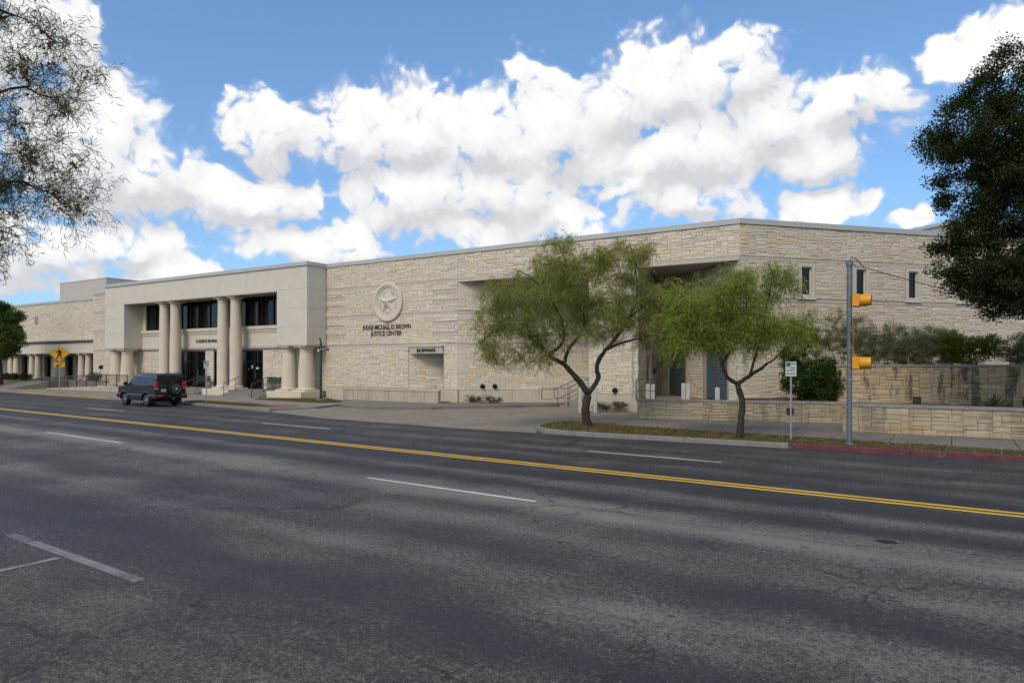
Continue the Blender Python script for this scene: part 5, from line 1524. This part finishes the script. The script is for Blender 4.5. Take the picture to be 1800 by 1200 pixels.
# the near tree whose branches hang into the picture
def near_willow():
    rs = np.random.RandomState(7)
    t = thing('desert_willow', 'thin-leaved tree with magenta blossoms hanging over the near kerb', 'tree', (-11.2, .62, .14), HEAD)
    limbs = [([(0, 0, -.05), (.05, .1, 1.2), (.12, .2, 2.3)], .15, .11),
      ([(.12, .2, 2.3), (.4, .9, 3.2), (.9, 1.7, 4.2), (1.5, 2.4, 5.0), (2.2, 2.75, 5.7), (2.7, 3.0, 5.6)], .055, .007),
      ([(.12, .2, 2.3), (.6, .8, 2.9), (1.2, 1.5, 3.5), (1.9, 2.2, 3.9), (2.4, 2.5, 4.35), (2.85, 2.75, 4.2)], .05, .007),
      ([(1.2, 1.5, 3.5), (1.7, 2.0, 3.5), (2.1, 2.35, 3.75), (2.5, 2.6, 3.6)], .02, .006),
      ([(.12, .2, 2.3), (.1, .6, 3.8), (.5, 1.0, 5.2), (1.0, 1.4, 6.6), (1.7, 2.0, 7.6)], .09, .012),
      ([(.12, .2, 2.3), (-.6, -.2, 3.4), (-1.2, -.6, 4.8), (-1.4, -.9, 6.2)], .08, .012),
      ([(.5, 1.0, 5.2), (1.2, 1.9, 6.0), (1.9, 2.5, 6.7), (2.5, 2.8, 6.6)], .04, .007)]
    lobes = [(2.2, 2.6, 5.3, 1.1, .9, .7), (2.6, 2.9, 4.4, .95, .8, .7), (2.2, 2.5, 3.75, .75, .7, .5), (1.6, 2.2, 4.6, .9, .9, .8), (2.2, 2.5, 6.5, 1.0, .8, .7), (1.2, 1.5, 6.6, 1.1, 1.0, 1.0),
             (2.75, 2.9, 6.2, .55, .6, .6), (.3, .6, 6.2, 1.3, 1.2, 1.1), (-1.2, -.7, 5.6, 1.4, 1.2, 1.2), (-.3, -.4, 7.0, 1.4, 1.2, .9), (1.4, 1.9, 7.6, 1.0, .9, .6)]
    zz = lambda z: z+.5*min(1, max(0, z/2.3))
    limbs = [([(x, y, zz(z)) for x, y, z in p], a, b) for p, a, b in limbs]; lobes = [(x, y, zz(z), *r) for x, y, z, *r in lobes]
    mb, A, Dr = branch_tree(limbs, lobes, 420, rs, .12, .004)
    mb.build('trunk', 'bark_red', t, True)
    v, f, c = sprays(A, Dr, 3, 12, .36, .25, rs, .13, .009, (.09, .11, .045), (.14, .16, .07), up=.2, dry=.03, jit=.05, hang=.12, tw=.0016)
    new_obj('crown', np_mesh('crown', v, f, c, 'leaf'), t)
    # seed pods
    n = 130; P = A[rs.randint(0, len(A), n)]
    new_obj('seed_pods', np_mesh('seed_pods', *leaves(P, np.tile([0, 0, -1.], (n, 1))+rs.normal(size=(n, 3))*.2, rs.uniform(.15, .28, n), .007, rs, tints(rs, n, (.14, .11, .06), (.22, .16, .09))), 'leaf'), t)['kind'] = 'stuff'
    # blossoms: clusters of trumpet flowers, each a small cup of petals
    tips = A[(A[:, 0] > 1.6)]; idx = rs.permutation(len(tips))[:60]
    parts = []
    for p in tips[idx]:
        for k in range(rs.randint(1, 4)):
            b = p+rs.normal(size=3)*.035; ax = unit(rs.normal(size=3)+np.array([0, 0, .4]))
            d = unit(ax[None]*.8+rs.normal(size=(6, 3))*.7)
            parts.append(leaves(np.tile(b, (6, 1)), d, .05, .034, rs, tints(rs, 6, (.22, .015, .12), (.40, .04, .24))))
    new_obj('blossoms', np_mesh('blossoms', *cat(parts), 'leaf'), t)['kind'] = 'stuff'
near_willow()

def leafy(name, label, catg, loc, lobes, seed, nclump, per, leafL, leafW, ca, cb, limbs, wood='bark', clump=.32, group=None, shell=.35, up=.2, ntw=140, dry=.01, sq=.75):
    """tree or shrub of small broad leaves gathered in clumps"""
    rs = np.random.RandomState(seed)
    t = thing(name, label, catg, loc, 0, group)
    mb, A, Dr = branch_tree(limbs, lobes, ntw, rs, limbs[0][1]*.8, .006)
    mb.build('trunk' if catg == 'tree' else 'stems', wood, t, True)
    vol = np.array([l[3]*l[4]*l[5] for l in lobes])**.75; cnt = np.maximum(3, (nclump*vol/vol.sum()).astype(int))
    C = np.concatenate([in_lobe(rs, l, c, shell) for l, c in zip(lobes, cnt)])
    C = np.concatenate([C, A]) if len(A) else C
    n = len(C)*per
    off = unit(rs.normal(size=(n, 3)))*(rs.uniform(0, 1, (n, 1))**.5)*clump*np.repeat(rs.uniform(.55, 1.25, (len(C), 1)), per, 0)*np.array([1, 1, sq])
    P = np.repeat(C, per, 0)+off
    D = unit(off)*.7+rs.normal(size=(n, 3))*.6+np.array([0, 0, up])
    tint = tints(rs, n, ca, cb, .2, dry)*np.repeat(rs.uniform(.7, 1.25, (len(C), 1)), per, 0)
    v, f, c = leaves(P, D, leafL*rs.uniform(.6, 1.3, n), leafW*rs.uniform(.7, 1.3, n), rs, tint)
    new_obj('crown' if catg == 'tree' else 'foliage', np_mesh('crown', v, f, c, 'leaf'), t)
    return t

# live oak at the right, its trunk just outside the picture
def camoff(a, b, z): return (a*math.cos(HEAD)-b*math.sin(HEAD), a*math.sin(HEAD)+b*math.cos(HEAD), z)
oak_at = (6.6, 28.6, .97)

OAKL = [(-5.0, -3.3, 10.6, 1.5, 1.6, .95), (-6.0, -3.6, 9.4, 1.5, 1.6, 1.0), (-6.75, -3.6, 8.9, .9, 1.2, .55), (-4.6, -3.2, 8.2, 1.9, 2.0, 1.5), (-5.0, -3.0, 6.6, 1.55, 1.8, 1.3), (-5.9, -3.2, 5.25, 1.25, 1.6, .9),
        (-4.5, -2.9, 4.75, 1.7, 2.0, 1.0), (-3.0, -2.0, 5.2, 2.0, 2.2, 1.2), (-2.6, -1.8, 9.6, 2.6, 2.6, 1.8), (-2.4, -1.2, 7.2, 2.6, 2.8, 1.9), (0.5, 0, 9.0, 3.4, 3.4, 2.6), (1.5, -2.0, 6.0, 3.2, 3.0, 1.8),
        (3.6, .6, 7.4, 3.0, 3.2, 2.2), (0.8, 2.6, 6.6, 3.2, 2.8, 2.2), (-.5, -.6, 11.2, 2.6, 2.6, 1.4), (-3.6, -2.4, 11.3, 1.6, 1.6, .9), (-5.0, -3.1, 4.4, 1.2, 1.5, .7), (-3.4, -2.6, 4.35, 1.6, 1.8, .75), (-5.9, -3.2, 4.75, .8, 1.0, .6), (-5.5, -3.2, 7.6, 1.2, 1.5, 1.0), (-5.9, -3.3, 6.4, 1.0, 1.3, .8), (-5.6, -3.2, 8.5, 1.2, 1.4, .8), (-7.1, -3.6, 9.3, .45, .6, .25), (-6.9, -3.5, 8.0, .4, .6, .25), (-6.7, -3.4, 7.2, .35, .5, .3), (-7.0, -3.5, 5.9, .4, .6, .25), (-6.6, -3.4, 5.0, .4, .6, .3), (-6.0, -3.7, 10.6, .4, .5, .3), (-5.2, -3.4, 11.7, .4, .5, .3), (-5.6, -3.1, 4.0, .4, .5, .3), (-4.2, -2.9, 3.7, .5, .6, .25), (-6.5, -3.6, 10.1, .35, .5, .25), (-6.4, -3.3, 6.5, .3, .5, .25)]
OAKB = [([(0, 0, -.1), (-.1, .05, 1.2), (-.15, 0, 2.6)], .42, .34), ([(-.15, 0, 2.6), (-1.4, -.8, 4.2), (-3.0, -1.8, 5.6), (-4.8, -2.9, 6.2), (-5.8, -3.3, 5.9)], .24, .04), ([(-.15, 0, 2.6), (-.9, -.6, 5.0), (-2.6, -1.6, 7.6), (-4.4, -2.8, 9.4), (-5.6, -3.4, 9.7)], .24, .03),
        ([(-.15, 0, 2.6), (.3, .2, 5.5), (.2, .2, 9.0), (-.3, -.4, 11.3)], .24, .03), ([(-.15, 0, 2.6), (1.6, .3, 4.6), (3.6, .6, 7.2)], .22, .04), ([(-.15, 0, 2.6), (.8, -1.2, 4.2), (1.6, -2.2, 5.8)], .18, .04), ([(-.15, 0, 2.6), (.5, 1.6, 4.6), (.8, 2.8, 6.6)], .18, .04),
        ([(-3.0, -1.8, 5.6), (-3.8, -2.4, 4.9), (-4.8, -3.0, 4.5)], .08, .02)]
OAKL = [(x, y, z-.75, *r) for x, y, z, *r in OAKL]
OAKB = [([(x, y, z-.75*min(1, max(0, z/2.6))) for x, y, z in p], a, b) for p, a, b in OAKB]
leafy('live_oak', 'large dark evergreen oak spreading over the right end of the building', 'tree', oak_at, OAKL, 31, 4300, 80, .085, .042, (.019, .034, .010), (.044, .064, .017), OAKB, clump=.33, ntw=460, shell=.1)

# tree before the left wing
LTL = [(.3, 0, 5.5, 1.7, 1.7, 1.1), (-1.6, .2, 6.5, 1.6, 1.6, 1.0), (2.1, -.4, 4.9, 1.4, 1.4, .9), (3.4, -.4, 4.2, 1.0, 1.1, .7), (2.9, -.5, 3.3, .8, .9, .5), (-.6, -.8, 3.9, 1.7, 1.6, .8), (1.2, .6, 6.7, .9, .9, .6), (-3.4, 0, 5.2, 1.7, 1.8, 1.2), (-.5, 0, 7.5, 1.0, 1.1, .5), (-2.6, -.6, 3.4, 1.2, 1.3, .6), (1.2, -.5, 3.2, .9, .9, .5), (-2.8, .3, 7.2, .9, .9, .5)]
LTB = [([(0, 0, -.1), (.1, 0, 1.2), (0, 0, 2.3)], .24, .18), ([(0, 0, 2.3), (.9, -.2, 3.4), (2.4, -.4, 4.6)], .12, .03), ([(0, 0, 2.3), (-.3, 0, 4.2), (.1, 0, 6.6)], .13, .03), ([(0, 0, 2.3), (-1.4, .2, 4.0), (-2.8, .1, 5.6)], .12, .03)]
leafy('broadleaf_tree', 'round dense green tree standing before the left colonnade', 'tree', (-74.6, 27.6, .13), LTL, 33, 620, 46, .17, .09, (.035, .065, .012), (.085, .125, .022), LTB, clump=.42, ntw=150)

# shrubs
def shrub(label, loc, lobes, seed, n, per, leafL, leafW, ca, cb, clump=.2, name='shrub', twiggy=40, dry=.02, group=None, shell=.3, up=.3):
    stems = []
    rs = np.random.RandomState(seed+99)
    for l in lobes[:5]:
        stems.append(([(l[0]*.25, l[1]*.25, -.05), (l[0]*.6, l[1]*.6, l[2]*.5), (l[0], l[1], l[2])], .022, .008))
    return leafy(name, label, 'shrub', loc, lobes, seed, n, per, leafL, leafW, ca, cb, stems, clump=clump, ntw=twiggy, dry=dry, group=group, shell=shell, up=up)
shrub('glossy dark green rounded shrub above the low wall beside the parking sign', (-4.85, 31.2, .88), [(.35, -.3, .85, .95, .8, .8), (-.55, .1, .9, .9, .8, .85), (.1, .2, 1.35, .7, .7, .5), (.8, -.1, .6, .6, .6, .55), (-.9, .2, 1.9, .55, .5, .7), (-.4, .3, 2.7, .5, .5, .5)], 41, 620, 44, .085, .042, (.022, .055, .008), (.055, .11, .016), clump=.19)
GG = ((.17, .18, .105), (.26, .26, .16))
sp = [(-4.0, 33.0, 1.4, 2.5, 'sparse twiggy grey-green shrub at the left end of the retaining wall'), (-2.3, 32.6, 1.4, 1.85, 'second grey-green shrub along the retaining wall, beside the sparse twiggy one'),
      (-.7, 32.4, 1.3, 1.65, 'grey-green shrub left of the yellow-green bush on the retaining wall'), (2.9, 32.4, 1.5, 1.5, 'grey-green shrub right of the yellow-green bush under the oak'), (5.6, 32.6, 1.6, 1.4, 'grey-green shrub on the retaining wall directly below the oak trunk')]
for i, (x, y, w_, h, lab) in enumerate(sp):
    k = .45 if i == 0 else 1
    shrub(lab, (x, y, 2.32), [(-.5*w_, 0, .45*h, .55*w_, .7, .45*h), (.45*w_, -.1, .5*h, .55*w_, .7, .45*h), (0, .2, .68*h, .6*w_, .7, .38*h), (-.1*w_, -.3, .3*h, .8*w_, .5, .3*h)], 50+i, int(420*k), 40, .05, .022, *GG, clump=.18, twiggy=110, group=None)
shrub('yellow-green leafy bush among the grey shrubs on the retaining wall', (.55, 31.7, 2.32), [(0, 0, .65, 1.0, .7, .55), (-.6, .1, 1.0, .5, .5, .45), (.5, -.1, .9, .6, .5, .4)], 61, 240, 30, .07, .035, (.12, .14, .012), (.20, .20, .025), clump=.17)
shrub('low grey sage bush at the wall foot below the paired drain outlets', (-23.2, 33.05, .15), [(-.8, -.2, .22, .7, .35, .22), (.2, -.2, .24, .7, .35, .24), (.9, -.1, .18, .4, .3, .2)], 62, 110, 26, .04, .02, (.10, .10, .085), (.17, .165, .145), clump=.13)
shrub('low grey sage bush at the pier foot below the single drain outlet', (-14.7, 32.2, .012), [(-.6, 0, .26, .55, .35, .26), (.3, 0, .28, .6, .35, .28)], 63, 110, 26, .04, .02, (.10, .10, .085), (.16, .155, .135), clump=.13)
for i, (x, y, s_, lab) in enumerate(((-86.5, 29.8, 1.3, 'grey-green tuft shrub on the terrace edge left of the broadleaf tree'), (-79.0, 29.7, 1.0, 'small shrub on the terrace edge right of the broadleaf tree'), (-77.0, 29.7, 1.0, 'small shrub on the terrace edge near the left colonnade doors'), (-74.6, 29.7, 1.1, 'small shrub on the terrace edge behind the crossing sign'), (-65.6, 31.6, 1.2, 'low grey shrub behind the ramp railing'))):
    shrub(lab, (x, y, .8), [(-.3*s_, 0, .3*s_, .5*s_, .4*s_, .35*s_), (.35*s_, 0, .32*s_, .5*s_, .4*s_, .3*s_)], 70+i, 70, 24, .08, .035, (.05, .06, .035), (.10, .11, .07), clump=.18, twiggy=20)

# yucca on the low planter
yr = np.random.RandomState(5)
yu = thing('yucca', 'spiky yucca rosette on the low planter wall', 'plant', (1.15, 28.0, .97))
n = 90
az_ = yr.uniform(0, 2*math.pi, n); el_ = yr.uniform(.1, 1.45, n)
D = np.stack([np.cos(az_)*np.cos(el_), np.sin(az_)*np.cos(el_), np.sin(el_)], 1)
v, f, c = leaves(np.zeros((n, 3))+D*.04, D, yr.uniform(.42, .66, n), .035, yr, tints(yr, n, (.06, .085, .04), (.12, .14, .075), .2, .08))
new_obj('leaf_blades', np_mesh('leaf_blades', v, f, c, 'leaf'), yu)
MB().lathe([(.07, -.05), (.08, .04), (.03, .12)], 8).build('stem', 'bark', yu, True)

# grass blades, fallen leaves
def point_in(poly, P):
    x, y = P[:, 0], P[:, 1]; ins = np.zeros(len(P), bool); n = len(poly)
    for i in range(n):
        (x0, y0), (x1, y1) = poly[i], poly[(i+1) % n]
        cnd = ((y0 > y) != (y1 > y)); xi = (x1-x0)*(y-y0)/((y1-y0) if y1 != y0 else 1e-9)+x0
        ins ^= cnd & (x < xi)
    return ins
def scatter(poly, n, rs):
    a = np.array(poly); P = rs.uniform(a.min(0), a.max(0), (int(n*3), 2)); P = P[point_in(poly, P)][:n]; return P
def turf(poly, n, z, seed, h, ca, cb, label, dry, litter):
    rs = np.random.RandomState(seed)
    P = scatter(poly, n, rs)
    # tufts: keep blades where a coarse random field is high
    cx = rs.uniform(P.min(0), P.max(0), (260, 2)); dn = np.min(np.linalg.norm(P[:, None]-cx[None], axis=2), axis=1)
    keep = rs.uniform(size=len(P)) < np.clip(1.15-dn/.42, .18, 1); P = P[keep]
    P3 = np.c_[P, np.full(len(P), z-.01)]
    D = rs.normal(size=(len(P), 3))*.45+np.array([0, 0, 1])
    parts = [leaves(P3, D, h*rs.uniform(.4, 1.3, len(P)), .012, rs, tints(rs, len(P), ca, cb, .25, dry, (.24, .19, .09)))]
    if litter:
        Q = scatter(poly, litter, rs); Q3 = np.c_[Q, np.full(len(Q), z+.012)+rs.uniform(0, .03, len(Q))]
        d = rs.normal(size=(len(Q), 3)); d[:, 2] *= .2
        parts.append(leaves(Q3, d, .075*rs.uniform(.5, 1.3, len(Q)), .03, rs, tints(rs, len(Q), (.20, .13, .06), (.36, .27, .13), .25)))
    o = new_obj('grass', np_mesh('grass', *cat(parts), 'leaf')); o['kind'] = 'stuff'; o['label'] = label; o['category'] = 'grass'
turf(VERGE, 26000, .135, 81, .075, (.05, .075, .018), (.10, .115, .035), 'thin grass with fallen leaves on the kerb verge', .3, 5200)
G1 = [(-39.5, 24.2), (-32.2, 23.7), (-31.4, 24.3), (-34, 25.0), (-39.5, 25.2)]
G2 = [(-38.2, 28.2), (-31.6, 27.9), (-30.9, 29.0), (-34.0, 31.0), (-36.0, 30.6), (-38.0, 29.4)]
turf(G1, 9000, .15, 82, .09, (.12, .135, .035), (.19, .175, .06), 'yellow-green grass strip behind the parked car', .25, 200)
turf(G2, 9000, .15, 83, .09, (.12, .135, .035), (.19, .175, .06), 'yellow-green grass patch round the lamp post', .25, 200)
# scattered petals and leaves on the road
rs = np.random.RandomState(90)
n = 70; P = np.c_[rs.uniform(-9, 3, n), rs.uniform(2.2, 9, n), np.full(n, .006)]
d = rs.normal(size=(n, 3)); d[:, 2] = .03
o = new_obj('leaf_litter', np_mesh('leaf_litter', *leaves(P, d, rs.uniform(.03, .075, n), .009, rs, tints(rs, n, (.20, .20, .05), (.32, .26, .12))), 'leaf')); o['kind'] = 'stuff'; o['label'] = 'few dry leaf slivers scattered on the near asphalt'; o['category'] = 'leaves'
